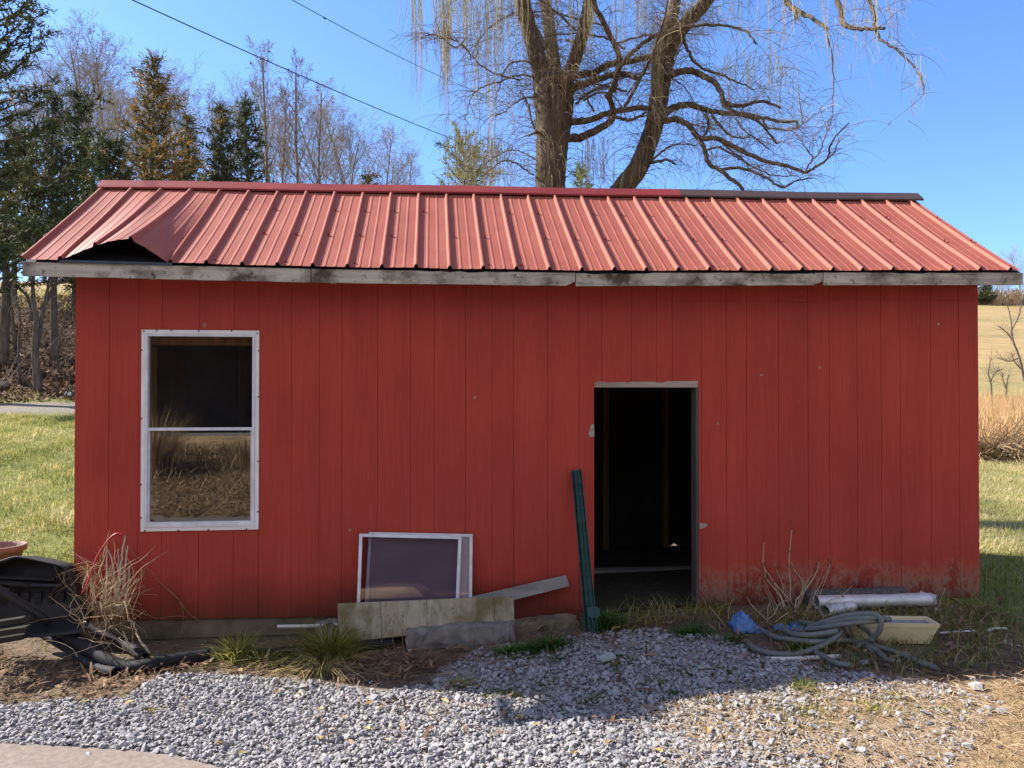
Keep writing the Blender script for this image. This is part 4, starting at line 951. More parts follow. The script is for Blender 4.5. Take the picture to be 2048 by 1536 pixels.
for L in ([(250, 1072, -.05), (244, 1110, -.09), (238, 1160, -.14), (232, 1230, -.2)], [(256, 1090, -.03), (250, 1130, -.08), (244, 1190, -.14)], [(215, 1098, -.08), (225, 1125, -.11), (232, 1180, -.16)], [(213, 1095, -.08), (214, 1150, -.12), (212, 1220, -.2)], [(258, 1132, -.07), (256, 1175, -.12), (240, 1230, -.2)], [(237, 1096, -.05), (236, 1150, -.1), (225, 1240, -.2)], [(222, 1130, -.1), (205, 1190, -.16), (190, 1250, -.25)], [(262, 1240, -.15), (280, 1280, -.25), (298, 1306, -.3)], [(246, 1262, -.3), (262, 1298, -.36), (285, 1318, -.4)]):
    q = smooth_path([PY(*c) for c in L], 6); q = q + rng.normal(0, .002, q.shape); G().tube(q, np.linspace(.0045, .009, len(q)) * (1 if L[0][0] > 240 else .75), 6).build('stick', M_BLEACH, bp)
for L in ([(246, 1070), (236, 1067), (225, 1072), (212, 1086), (196, 1110), (184, 1140), (173, 1170), (164, 1186)],):
    q = smooth_path([PY(x, y, -.27 - .0008 * (y - 1067)) for x, y in L], 6)
    setp(G().tube(q, .0065, 8).build('red_tube', M_REDP, None, True), 'bent red plastic tube arching out of the brush pile', 'tube')
q = smooth_path([PY(199, 1150, -.2), PY(190, 1175, -.22), PY(176, 1206, -.25), PY(172, 1212, -.25)], 5)
setp(G().tube(q, .006, 7).build('red_rod', M_REDP), 'thin straight red rod low in the brush pile', 'rod')
def fluff(px_, py_, Y, r, lab):
    p = PY(px_, py_, Y); g = G(); n_ = 140
    d_ = rng.normal(0, 1, (n_, 3)); d_ /= np.linalg.norm(d_, axis=1)[:, None]
    for k in range(n_): g.tube([p + d_[k] * r * .2, p + d_[k] * r * rng.uniform(.6, 1.1)], [.004, .002], 3, tint=rng.uniform(.75, 1))
    return setp(g.build('seed_head', M_DRY), lab, 'seed head')
fluff(228, 1217, -.32, .035, 'pale fluffy seed head, left of two in the brush pile'); fluff(236, 1222, -.33, .03, 'pale fluffy seed head, right of two in the brush pile')
# trailing dry vine across the wall
vn = thing('dry_vine', 'dry vine stems trailing down the red wall right of the brush pile', 'vine', PY(365, 1255, -.05))
for L in ([(254, 1093), (268, 1108), (295, 1135), (318, 1163), (330, 1175), (352, 1195), (380, 1228), (408, 1248)], [(285, 1148), (292, 1158)], [(318, 1165), (335, 1178), (358, 1200), (366, 1220), (365, 1265)], [(230, 1250), (255, 1230), (284, 1220), (300, 1232), (315, 1237), (355, 1232), (375, 1235)]):
    q = smooth_path([PY(x, y, -.025 - .01 * math.sin(x)) for x, y in L], 6); G().tube(q + rng.normal(0, .0015, q.shape), .0016, 4, tint=.35).build('stem', M_DRY, vn)
# stalks near the plywood board, and loose dead stalks
sp = thing('dead_stalks', 'bent grey dead stalks standing in front of the plywood board', 'dead stalks', gpx(800, 1310))
for L in ([(795, 1320), (785, 1275), (790, 1228), (770, 1262), (762, 1285)], [(808, 1322), (803, 1262), (791, 1230), (786, 1224)], [(815, 1325), (822, 1290), (805, 1266)]):
    q = smooth_path([PY(x, y, -.42) for x, y in L], 5); G().tube(q, .0022, 4, tint=.3).build('stem', M_DRY, sp)
# dead shrub on the right, traced stems standing in a small fan
ds = thing('dead_shrub', 'leafless dead shrub with pale stems standing in the hose coil', 'dead shrub', gpx(1600, 1270))
def c8(L): return [(1400 + x / 3.16, 1050 + y / 3.16) for x, y in L]
sh = [([(655, 690), (630, 590), (600, 520), (575, 480), (570, 380), (562, 260), (568, 150), (580, 30)], .005, -.30), ([(600, 520), (610, 470), (640, 440), (700, 360), (740, 290), (752, 235)], .0035, -.34), ([(640, 600), (690, 560), (740, 490), (780, 380), (815, 270), (825, 230)], .0035, -.26), ([(740, 560), (820, 480), (900, 440), (960, 385)], .003, -.36), ([(575, 480), (500, 400), (440, 320), (400, 250), (405, 110)], .0032, -.24),
      ([(530, 520), (500, 440), (450, 380), (415, 330), (408, 260)], .003, -.38), ([(410, 760), (412, 690), (425, 600), (430, 520), (440, 490)], .0045, -.5), ([(420, 690), (450, 630), (520, 580), (560, 550)], .004, -.5), ([(430, 610), (380, 560), (320, 500), (300, 455)], .003, -.48), ([(640, 440), (650, 360), (600, 290), (570, 220)], .0025, -.33), ([(425, 600), (470, 560), (500, 500), (560, 470)], .003, -.46), ([(200, 690), (130, 600), (60, 510)], .0035, -.45), ([(140, 800), (135, 700), (120, 620)], .003, -.55), ([(190, 640), (180, 560), (178, 520)], .0025, -.4), ([(1500, 540), (1530, 450), (1550, 400)], .002, -.25), ([(1690, 690), (1750, 630), (1830, 550)], .0025, -.6)]
for k_ in range(16):
    x_, y_ = 560 + 260 * ((k_ * 7) % 16) / 16 - 90, 600 - (k_ * 37) % 120; sg_ = -1 if x_ < 600 else 1
    sh.append(([(x_, y_), (x_ + sg_ * 22, y_ - 60), (x_ + sg_ * (30 + k_ * 2), y_ - 130), (x_ + sg_ * (60 + 3 * k_), y_ - 190 - 6 * (k_ % 5))], .0020, -.28 - .012 * (k_ % 9)))
for L, r_, Y in sh:
    q = smooth_path([PY(x, y, Y + .0003 * (i * 17 % 40)) for i, (x, y) in enumerate(c8(L))], 5); q = q + rng.normal(0, .0012, q.shape)
    G().tube(q, np.linspace(r_ * 1.3, r_ * .6, len(q)), 5, tint=rng.uniform(.7, 1)).build('stem', M_DRY, ds)
g = G()
for L, r_, Y in sh[:6]:
    for (x, y) in c8(L)[2:]:
        for _ in range(7):
            p = PY(x + rng.normal(0, 5), y + rng.normal(0, 6), Y + rng.normal(0, .02)); flatbits(g, np.array([p[0]]), np.array([p[1]]), np.array([p[2]]), np.array([.02]), np.array([.008]), np.array([.3]), 1.0)
g.build('dry_leaves', M_LITTER, ds)['kind'] = 'stuff'

# ================================================================== TREES
def chain_tubes(g, chains, n=3):
    for p, r, t in chains: g.tube(p, r, n, cap=False, tint=t)
# ---- the willow: limbs follow the photographed ones, each at its own depth behind the shed
def limb_pts(L, d0, d1, wob=.10, k=7, r_=random):
    m_ = len(L); out = []
    for i, (x, y) in enumerate(L):
        t = i / (m_ - 1); out.append(P(x, y, d0 + (d1 - d0) * t + (r_.uniform(-wob, wob) if 0 < i < m_ - 1 else 0)))
    return smooth_path(out, k)
def px_r(w, d): return w / 2 / F * d
WD = 11.2
wb = base(1128, WD)
willow = thing('willow_tree', 'big old leafless weeping willow with two trunks rising behind the shed ridge', 'tree', wb)
wtrunks = []
def trunk(L, ws, d0, d1, n=12):
    p = limb_pts(L, d0, d1, .03, 8); r_ = np.interp(np.linspace(0, 1, len(p)), np.linspace(0, 1, len(ws)), [px_r(q, (d0 + d1) / 2) for q in ws])
    ridge = 1 + .02 * np.sin(np.arange(len(p)) * 1.7); G().tube(p, r_ * ridge, n).build('trunk', M_BARK, willow, True); wtrunks.append((p, r_)); return p
trunk([(1120, 1010), (1112, 760), (1103, 480), (1101, 375), (1102, 330), (1105, 280), (1108, 230), (1106, 190), (1100, 160)], [86, 72, 62, 61, 62, 66, 76, 84, 60], WD, WD, 16)
trunk([(1094, 215), (1084, 150), (1073, 110), (1058, 55), (1045, 0), (1036, -70), (1020, -190), (1008, -330)], [50, 40, 35, 33, 31, 26, 18, 8], WD, WD - .4)
trunk([(1108, 210), (1109, 150), (1104, 100), (1097, 45), (1090, 0), (1085, -80), (1092, -220), (1110, -360)], [44, 30, 26, 24, 23, 20, 14, 6], WD + .1, WD + 1.2)
trunk([(1120, 215), (1132, 165), (1145, 132), (1160, 85), (1172, 40), (1182, -20), (1205, -140), (1235, -280)], [44, 32, 28, 26, 25, 22, 15, 6], WD - .1, WD - 1.0)
trunk([(1125, 1000), (1160, 700), (1205, 450), (1245, 378), (1275, 338), (1296, 288), (1312, 235), (1321, 170), (1326, 120), (1338, 75)], [70, 58, 48, 42, 40, 38, 37, 39, 44, 40], WD, WD - .5, 14)
trunk([(1330, 105), (1337, 60), (1347, 20), (1354, -40), (1362, -160), (1390, -300)], [36, 27, 24, 21, 14, 6], WD - .5, WD - .2)
trunk([(1333, 110), (1352, 72), (1376, 42), (1402, 14), (1424, -16), (1470, -90), (1540, -170), (1620, -230)], [34, 31, 29, 28, 26, 22, 15, 7], WD - .5, WD - 1.4)
limbs = [([(1131, 277), (1160, 275), (1194, 260), (1218, 246), (1226, 230), (1222, 205), (1214, 190)], 18, 9, 0, -.6), ([(1128, 246), (1160, 243), (1182, 239), (1215, 226), (1260, 218), (1300, 216), (1316, 223)], 15, 8, 0, -.9),
         ([(1226, 232), (1240, 236), (1262, 240), (1280, 232), (1292, 224)], 7, 4, -.5, -.8), ([(1122, 188), (1160, 171), (1191, 160), (1228, 150), (1255, 149), (1272, 156)], 17, 9, 0, -.7),
         ([(1218, 195), (1224, 176), (1239, 137), (1263, 106), (1297, 79), (1331, 65), (1382, 53), (1447, 51), (1490, 62), (1512, 88)], 10, 3, -.6, -2.0), ([(1226, 185), (1239, 120), (1218, 68), (1194, 20), (1183, -14), (1160, -90)], 12, 8, -.6, -1.2),
         ([(1150, 150), (1185, 146), (1216, 130), (1245, 124), (1280, 118), (1310, 108)], 16, 10, 0, -.5), ([(1250, 212), (1262, 190), (1285, 150), (1300, 120), (1315, 80), (1330, 30), (1340, -30)], 7, 3, -.9, -1.8),
         ([(1330, 152), (1345, 148), (1365, 142), (1392, 145), (1408, 153), (1429, 164), (1443, 188), (1449, 204), (1472, 212), (1494, 209), (1513, 204), (1534, 204), (1561, 216)], 15, 4, -.5, -1.2), ([(1443, 186), (1447, 208), (1467, 223), (1494, 234), (1520, 238)], 8, 4, -.9, -1.2),
         ([(1312, 240), (1325, 234), (1343, 218), (1378, 209), (1405, 218), (1445, 226), (1486, 228), (1526, 236), (1569, 244), (1593, 243), (1596, 256)], 17, 3, -.5, .8), ([(1499, 232), (1526, 252), (1547, 279), (1552, 287), (1561, 285)], 6, 3, .2, .4), ([(1526, 240), (1535, 254), (1553, 258), (1580, 260), (1604, 250), (1631, 227)], 5, 2, .3, .8), ([(1605, 248), (1601, 215), (1597, 179)], 3.4, 1.6, .6, .8),
         ([(1312, 245), (1327, 242), (1354, 239), (1378, 252), (1400, 277), (1432, 277), (1467, 293), (1499, 309), (1539, 325), (1580, 333), (1610, 345), (1633, 333), (1655, 317), (1665, 282), (1698, 246)], 13, 2, -.5, -2.2), ([(1655, 317), (1672, 300), (1678, 276)], 3, 1.5, -2, -2.2), ([(1610, 344), (1622, 322), (1640, 302), (1652, 270), (1658, 240)], 3.4, 1.4, -2, -2.4), ([(1627, 315), (1612, 296), (1600, 280)], 2.4, 1.4, -2.1, -2.2),
         ([(1398, 275), (1410, 303), (1418, 328), (1440, 341), (1459, 357), (1478, 368), (1488, 384)], 9, 6, -1, -1.4), ([(1440, 340), (1472, 336), (1507, 344), (1539, 360), (1566, 375), (1593, 361), (1625, 356)], 6, 2.4, -1.2, -1.8), ([(1412, 228), (1416, 245), (1414, 262), (1406, 274)], 7, 4, -.2, -1), ([(1408, 300), (1440, 296), (1470, 312), (1500, 330), (1530, 345), (1560, 352), (1597, 352)], 4, 2, -1, -.3),
         ([(1300, 326), (1333, 320), (1351, 329)], 7, 3, -.4, -.7), ([(1304, 322), (1320, 306), (1338, 293), (1362, 288), (1392, 290)], 5, 2, -.4, -1), ([(1366, 70), (1372, 92), (1384, 118), (1392, 126), (1408, 138), (1432, 146), (1460, 158), (1490, 170), (1505, 180)], 7, 2.5, -.6, -.3),
         ([(1424, 230), (1440, 252), (1460, 270), (1480, 276), (1500, 274)], 6, 3, 0, .5), ([(1470, 236), (1490, 262), (1515, 280), (1540, 300)], 4, 2, .2, -.2), ([(1440, 278), (1460, 300), (1485, 318), (1500, 340)], 4, 2, -1, -.6),
         ([(1424, -16), (1480, -60), (1540, -52), (1572, 0), (1590, 19), (1622, 35), (1655, 62)], 16, 4, -.6, -2.6), ([(1592, 20), (1594, 38)], 7, 5, -2.3, -2.35), ([(1540, -60), (1610, -70), (1660, -30), (1676, 5), (1686, 43), (1700, 55), (1735, 58), (1770, 57)], 12, 4, -2, -3.0), ([(1660, -40), (1715, -40), (1742, 8), (1754, 66), (1766, 82), (1797, 102), (1828, 133), (1844, 164), (1848, 188)], 6, 1.6, -2.4, -3.6), ([(1652, 58), (1664, 110), (1668, 176), (1664, 230), (1656, 262)], 2.6, 1.4, -2.6, -2.7),
         ([(1092, 98), (1074, 62), (1055, 30), (1046, 12)], 10, 8, .1, .4), ([(1082, 128), (1060, 124), (1030, 124), (1010, 140), (1000, 170), (990, 200)], 5, 2, .0, -.8), ([(1085, 200), (1060, 194), (1030, 206), (1012, 222), (990, 232)], 4, 2, 0, -.8), ([(1080, 270), (1066, 250), (1056, 210), (1040, 180)], 4.5, 2.5, -.1, -.6), ([(1085, 265), (1070, 266), (1058, 272)], 6, 4, -.1, -.3), ([(1080, 160), (1045, 150), (1000, 162), (960, 178), (940, 200), (930, 240)], 4, 2, 0, -1), ([(1050, 20), (1020, 30), (985, 50), (958, 80), (940, 120)], 4, 2, 0, -1.2),
         ([(1068, 350), (1040, 332), (1010, 322), (980, 340), (960, 362)], 3.5, 2, .0, -1), ([(1072, 320), (1030, 300), (985, 316), (955, 345), (930, 380)], 3, 1.6, 0, .8), ([(935, 75), (910, 95), (880, 72), (858, 70), (842, 78)], 3.5, 1.6, -.5, -1.4), ([(1040, 160), (1000, 150), (960, 130), (930, 95), (905, 78), (880, 76)], 3.5, 2, 0, -1.2),
         ([(1036, -70), (980, -130), (930, -150), (880, -120), (850, -60)], 12, 5, -.2, -1.6), ([(1020, -190), (960, -230), (890, -220), (840, -160), (815, -90)], 12, 5, -.2, .6), ([(1045, 0), (1000, -40), (960, -60), (930, -40), (912, 0)], 8, 4, 0, 1.0), ([(1085, -80), (1060, -160), (1000, -190), (950, -170)], 8, 4, 1, 2.2), ([(1182, -20), (1230, -90), (1270, -120), (1310, -90)], 8, 4, -.6, -1.6), ([(1362, -160), (1420, -190), (1470, -150), (1510, -90)], 9, 4, -.3, .9), ([(1205, -140), (1270, -190), (1330, -190)], 8, 4, -.9, .3)]
rr_ = random.Random(5)
for _ in range(16):
    x, y = rr_.uniform(1110, 1340), rr_.uniform(20, 240); sx_ = rr_.choice([-1, 1]); L = [(x, y)]; dx_, dy_ = sx_ * rr_.uniform(14, 34), rr_.uniform(-38, 8)
    for _k in range(5):
        dx_ += rr_.uniform(-8, 10) * sx_; dy_ += rr_.uniform(-6, 14); x += dx_; y += dy_; L.append((x, y))
    o_ = rr_.uniform(-1.2, .8); limbs.append((L, rr_.uniform(3, 5.5), 1.8, o_ * .3, o_))
tw = G(); seeds = []
for L, w0, w1, o0, o1 in limbs:
    p = limb_pts(L, WD + o0, WD + o1, .06, 6); rr = np.linspace(px_r(w0, WD), px_r(w1, WD), len(p))
    p[1:-1] += rng.normal(0, .005, (len(p) - 2, 3)) 
    if w0 >= 6:
        G().tube(p, rr * (1 + .035 * np.sin(np.arange(len(p)) * 2.1)), 8).build('limb', M_BARK, willow, True)
    else: tw.tube(p, rr, 5, tint=.08)
    seeds.append((p, rr, w0, L))
def droop_twig(p0, d0, L, n_, g0, tint, r0=.0034, r1=.0010, side=0):
    d_ = np.array(d0, float); d_ /= np.linalg.norm(d_); p = np.array(p0, float); out = [p.copy()]; st = L / n_
    for i in range(n_):
        d_ = d_ + np.array([0, 0, -g0 * (.4 + 1.2 * i / n_)]) + rng.normal(0, .10, 3); d_ /= np.linalg.norm(d_); p = p + d_ * st; out.append(p.copy())
    out = np.array(out); tw.tube(out, np.linspace(r0, r1, n_ + 1), 3, cap=False, tint=np.clip(tint + np.repeat(np.linspace(-.1, .12, n_ + 1), 3), 0, 1))
    return out
cnt = 0
for p, rr, w0, L in seeds:
    ln = np.linalg.norm(np.diff(p, axis=0), axis=1).sum(); k = int(ln * 16 * (.35 if L[-1][0] > 1640 else 1)) + 4
    if L[0][1] < -5 and L[-1][1] < 0: k = int(ln * 9)
    for _ in range(k):
        i = int(rng.integers(len(p) // 5, len(p))); a = rng.uniform(0, 2 * math.pi); up = rng.uniform(-.2, 1.1)
        tang = p[min(i + 1, len(p) - 1)] - p[i - 1]; tang /= np.linalg.norm(tang) + 1e-9
        t_ = rng.choice([.05, .15, .3, .55, .7], p=[.3, .25, .2, .15, .1])
        q = droop_twig(p[i], np.array([math.cos(a), math.sin(a), up]) + tang * .8, rng.uniform(.3, 1.1) * (.7 if L[-1][0] > 1560 else 1), 8, rng.uniform(.08, .34), t_)
        for _s in range(rng.integers(0, 4)):
            j = int(rng.integers(2, 7)); b = rng.uniform(0, 6.28)
            droop_twig(q[j], (math.cos(b), math.sin(b), rng.uniform(-.3, .8)), rng.uniform(.2, .7), 6, rng.uniform(.15, .4), min(1, t_ + .2), .0026, .0010)
# epicormic shoots clothing both trunks
for p, rr in wtrunks:
    k = int(60 * np.linalg.norm(np.diff(p, axis=0), axis=1).sum())
    for _ in range(k):
        i = int(rng.integers(2, len(p) - 1))
        if p[i][2] < 2.6: continue
        a = rng.uniform(0, 2 * math.pi); o = np.array([math.cos(a), math.sin(a), 0])
        droop_twig(p[i] + o * rr[i] * .92, o * rng.uniform(.4, 1.2) + [0, 0, rng.uniform(.0, 1)], rng.uniform(.25, .9), 7, rng.uniform(.25, .6), rng.choice([.1, .35, .5, .7]), .0036, .0012)
tw.build('twigs', M_TWIG, willow)['kind'] = 'stuff'
# hanging yellow withes from the limbs above the picture
tw = G()
def curtain(xa, xb, ytop, yend, n_, d0, d1, tt=(.6, 1.0)):
    for _ in range(n_):
        x = rng.uniform(xa, xb); d_ = rng.uniform(d0, d1); y1 = rng.uniform(*yend); y0 = ytop + rng.uniform(-30, 30)
        a, b = P(x + rng.normal(0, 5), y0, d_), P(x, y1, d_); L = a[2] - b[2]
        if L <= .15: continue
        k = 9; t = np.linspace(0, 1, k); q = a + (b - a) * t[:, None]; sw = rng.uniform(0, 6.28)
        q[:, 0] += .05 * np.sin(t * rng.uniform(2, 5) + sw) * L * .35 + rng.normal(0, .006, k); q[:, 1] += .04 * np.cos(t * 3 + sw) * L * .35
        tw.tube(q, np.linspace(.0034, .0011, k), 3, cap=False, tint=rng.uniform(*tt))
        for _s in range(rng.integers(2, 6)):
            j = int(rng.integers(1, k - 2)); e = min(k - 1, j + int(rng.integers(2, 5))); m_ = e - j + 1
            s_ = q[j:e + 1] + np.outer(np.linspace(0, 1, m_), rng.normal(0, 1, 3) * [.05, .05, .0])
            tw.tube(s_, np.linspace(.0022, .0009, m_), 3, cap=False, tint=rng.uniform(*tt))
for (xa, xb, ye, n_) in ((826, 846, (90, 210), 26), (868, 884, (60, 190), 20), (834, 842, (150, 240), 8), (880, 902, (110, 235), 60), (893, 900, (210, 300), 7), (905, 940, (40, 160), 40), (925, 955, (60, 250), 40), (955, 1000, (80, 320), 70), (990, 1060, (60, 300), 55), (800, 830, (10, 90), 14)): curtain(xa, xb, -80, ye, int(n_ * .6), WD - 1.8, WD + 1.0)
for (xa, xb, yt, ye, n_, d0, d1) in ((888, 1000, 275, (300, 400), 170, WD + 1.2, WD + 2.6), (930, 1060, 300, (340, 410), 80, WD - .5, WD + 1.5), (1160, 1235, 285, (330, 400), 60, WD - .6, WD + .8), (1140, 1160, -30, (60, 200), 24, WD - 1, WD), (1170, 1190, -30, (40, 120), 26, WD - 1.2, WD - .8), (1085, 1115, -30, (60, 190), 34, WD - .3, WD + .3), (1295, 1345, 40, (140, 300), 16, WD - 1, WD - .7), (1225, 1320, -60, (20, 150), 50, WD - 1.5, WD + .5), (1440, 1600, 105, (150, 260), 70, WD - 1, WD + .8), (1560, 1600, -30, (40, 130), 14, WD - 2.6, WD - 2), (1640, 1830, -40, (15, 150), 34, WD - 3.2, WD - 2.2), (1660, 1680, 60, (120, 250), 5, WD - 2.7, WD - 2.5), (1820, 1852, 140, (170, 240), 7, WD - 3.6, WD - 3.4), (1350, 1560, -40, (20, 110), 50, WD - 1.5, WD + .8), (1360, 1500, 225, (270, 370), 46, WD - 1, WD)):
    curtain(xa, xb, yt, ye, int(n_ * .7), d0, d1, (.4, .95))
for _ in range(60):                                               # round arching sprays at the right edge of the crown
    x, y = rng.uniform(1400, 1560), rng.uniform(120, 260); 
    droop_twig(P(x, y, WD + rng.uniform(-1, .5)), (rng.uniform(.3, 1), rng.normal(0, .3), rng.uniform(.5, 1.4)), rng.uniform(.8, 1.5), 12, rng.uniform(.16, .24), rng.choice([.15, .5, .7]), .0036, .001)
tw.build('hanging_withes', M_TWIG, willow)['kind'] = 'stuff'

# ---- cedars
def cedar(name, label, x, D, ytop, wpx, rust=.0, yb=None, seed=0, dens=1.0, low=.10, lean=0.0, cat='tree', m=M_CEDAR, group='cedars on the wooded bank', shape=.75, tb=0.0):
    r_ = np.random.default_rng(seed); b = base(x, D); H = ztop(ytop, D) - b[2]; W = wpx / F * D / 2
    t_ = thing(name, label, cat, b, group)
    tp = np.array([b + np.array([lean * H * t * t + .06 * math.sin(4 * t + seed), .05 * math.sin(3 * t), H * t - .2]) for t in np.linspace(0, .97, 12)])
    G().tube(tp, np.linspace(.022 * H * .55 + .03, .012, 12), 8).build('trunk', M_BARKG, t_, True)
    br = G(); L = G(); nb = int(95 * dens)
    for k in range(nb):
        h = low + (1 - low) * (k + r_.random()) / nb; c = np.array([np.interp(h, np.linspace(0, .97, 12), tp[:, q]) for q in range(3)])
        az = k * 2.4 + r_.normal(0, .4); R_ = W * (1.06 - h) ** shape * r_.choice([.5, .75, 1.0, 1.2, 1.5], p=[.22, .26, .22, .17, .13]); R_ = max(R_, .10 * W * (1.05 - h) + .05)
        el = .25 + .75 * h + r_.normal(0, .12); n_ = 7
        q = [c]; d_ = np.array([math.cos(az) * math.cos(el * .5), math.sin(az) * math.cos(el * .5), math.sin(el * .5)])
        for i in range(n_):
            d_ = d_ + np.array([0, 0, .07 + .05 * h]) + r_.normal(0, .07, 3); d_ /= np.linalg.norm(d_); q.append(q[-1] + d_ * R_ / n_)
        q = np.array(q); br.tube(q, np.linspace(.010 + .012 * R_, .004, n_ + 1), 4, cap=False)
        clump = np.clip(.30 + r_.normal(0, .16) + tb, 0, .6); ru = r_.random() < rust * (1.0 if h > .25 else .6)
        ns = int((5 + 11.5 * R_) * (1.7 if m is M_PINE else 1.5 if D < 18 else 1))
        ii = r_.uniform(.9, n_ + .0, ns); ctr = np.stack([np.interp(ii, np.arange(n_ + 1), q[:, j]) for j in range(3)], -1)
        sd = np.stack([d_[0] + r_.normal(0, .75, ns), d_[1] + r_.normal(0, .75, ns), .45 + r_.normal(0, .35, ns)], -1); sd /= np.linalg.norm(sd, axis=1)[:, None]
        sl = r_.uniform(.28, .75, ns) * (.6 + .5 * R_ / (W + .01)) * min(1.25, max(.55, D / 26)) * (.62 if m is M_PINE else 1)
        nl = 9
        for j in range(nl):
            t = (j + .5) / nl; pos = ctr + sd * (sl * t)[:, None] + r_.normal(0, .022, (ns, 3))
            ld_ = sd + r_.normal(0, .65, (ns, 3)); ld_ /= np.linalg.norm(ld_, axis=1)[:, None]; ll = sl * r_.uniform(.24, .46, ns) * (1.1 - .5 * t)
            wv = np.cross(ld_, r_.normal(0, 1, (ns, 3))); wv /= np.linalg.norm(wv, axis=1)[:, None] + 1e-9; wv *= (ll * .14)[:, None]
            V = np.stack([pos - ld_ * (ll * .3)[:, None], pos + wv, pos + ld_ * ll[:, None], pos - wv], 1)
            tn = np.clip(clump + r_.normal(0, .10, ns), 0, .62)
            if ru: tn = np.where(r_.random(ns) < .35 + .55 * t, np.clip(.74 + r_.normal(0, .12, ns), .6, 1), tn)
            f = (np.array([[0, 1, 2, 3]])[None] + (np.arange(ns) * 4)[:, None, None]).reshape(-1, 4)
            L.add(V.reshape(-1, 3), [f], np.repeat(tn, 4))
    br.build('branches', M_BARKG, t_)['kind'] = 'stuff'; L.build('crown', m, t_); return t_
cedar('cedar_tree', 'tallest dark cedar cut off by the left edge of the photo', -40, 16.5, -260, 440, .03, seed=1, dens=1.15, tb=.05, low=.22, shape=.5)
cedar('cedar_tree', 'dark cedar just right of the tallest one at the left edge', 104, 19, 165, 290, .06, seed=2, dens=1.0, low=.30, shape=.9)
cedar('cedar_tree', 'slim dark cedar spire between the left cedars and the rusty one', 150, 23, 165, 180, .04, seed=3, low=.12, shape=.95)
cedar('cedar_tree', 'cedar with rusty orange branch tips standing above the roof corner', 300, 24, 92, 290, .8, seed=4, dens=1.15, low=.12, shape=.95, tb=.14)
cedar('cedar_tree', 'short rusty tipped cedar right beside the tall rusty one', 372, 26, 215, 110, .45, seed=5, dens=.8, low=.15, shape=.9)
cedar('cedar_tree', 'left of two dark green cedars growing side by side above the roof', 440, 26, 195, 165, .14, seed=6, low=.12, shape=.9, tb=.06)
cedar('cedar_tree', 'right of two dark green cedars growing side by side above the roof', 502, 27, 186, 140, .10, seed=8, low=.12, shape=.9, lean=-.03)
cedar('cedar_tree', 'low bushy cedar filling the gap behind the left end of the roof', 215, 21.5, 270, 200, .15, seed=9, dens=.9, low=.1, shape=.5)
cedar('cedar_tree', 'thin dark cedar standing low behind the far left cedars', 30, 23, 250, 170, .12, seed=10, dens=.9, low=.28, shape=.5)
cedar('cedar_tree', 'small rusty cedar bush at the foot of the round bare tree', 735, 33, 338, 70, .7, seed=12, dens=.6, low=.1)
cedar('pine_tree', 'pale yellow green pine half hidden behind the willow withes', 930, 24, 262, 230, 0, seed=13, dens=.9, low=.15, tb=.22, m=M_PINE, group=None, shape=.55)
cedar('pine_tree', 'small pale pine showing right of the big willow trunk', 1165, 30, 325, 120, 0, seed=14, dens=.6, low=.2, m=M_PINE, group=None, shape=.5)
# ---- bare trees
def bare(seed, H, spread, narrow=False, balls=False):
    """local-space bare tree: (trunk mesh, twig mesh, ball centres), base at the origin"""
    r_ = np.random.default_rng(seed); T = G(); B = G(); tips = []
    def grow(p, d_, L, r0, lv):
        n_ = (9, 6, 5, 4, 3)[lv]; pts = [p]; d_ = np.array(d_, float)
        for i in range(n_):
            d_ = d_ + r_.normal(0, (.05, .10, .13, .16, .18)[lv], 3) + np.array([0, 0, (.02, .10, .07, .03, .02)[lv] * (1.6 if narrow else 1)]); d_ /= np.linalg.norm(d_); pts.append(pts[-1] + d_ * L / n_)
        pts = np.array(pts); r1 = r0 * ((.30, .3, .35, .4, .5)[lv]); (T if lv == 0 else B).tube(pts, np.linspace(r0, max(r1, .004), n_ + 1), (8, 5, 3, 3, 3)[lv], cap=False, tint=min(1, .15 + .2 * lv + r_.normal(0, .08)))
        if lv == 4: return
        k = (16 if narrow else 14, 7 if not narrow else 6, 6, 4)[lv]; lo = (.38, .25, .2, .2)[lv]
        for i in range(k):
            t = lo + (1 - lo) * (i + r_.random()) / k; c = np.array([np.interp(t * n_, np.arange(n_ + 1), pts[:, q]) for q in range(3)])
            az = i * 2.4 + r_.uniform(0, 1.2); el = r_.uniform(.45, .95) if not narrow else r_.uniform(.42, .78)
            tg = pts[min(int(t * n_) + 1, n_)] - pts[int(min(t * n_, n_ - 1))]; tg /= np.linalg.norm(tg)
            a1 = np.cross(tg, [.3, .2, 1] if abs(tg[2]) < .9 else [1, .1, 0]); a1 /= np.linalg.norm(a1); a2 = np.cross(tg, a1)
            nd = tg * math.cos(el) + (a1 * math.cos(az) + a2 * math.sin(az)) * math.sin(el)
            if lv == 0: l_ = H * spread * (1.15 - t) ** .6 * r_.uniform(.7, 1.15)
            else: l_ = L * r_.uniform(.38, .62) * (1.2 - .5 * t)
            rr = np.interp(t, [0, 1], [r0, r1]) * r_.uniform(.4, .62); grow(c, nd, l_, max(rr, .0045), lv + 1)
        if balls and lv == 2: tips.append(pts[-1])
    grow(np.array([0, 0, -.15]), (0, 0, 1), H * .98, .008 * H + .02, 0)
    return T, B, tips
protos = {}
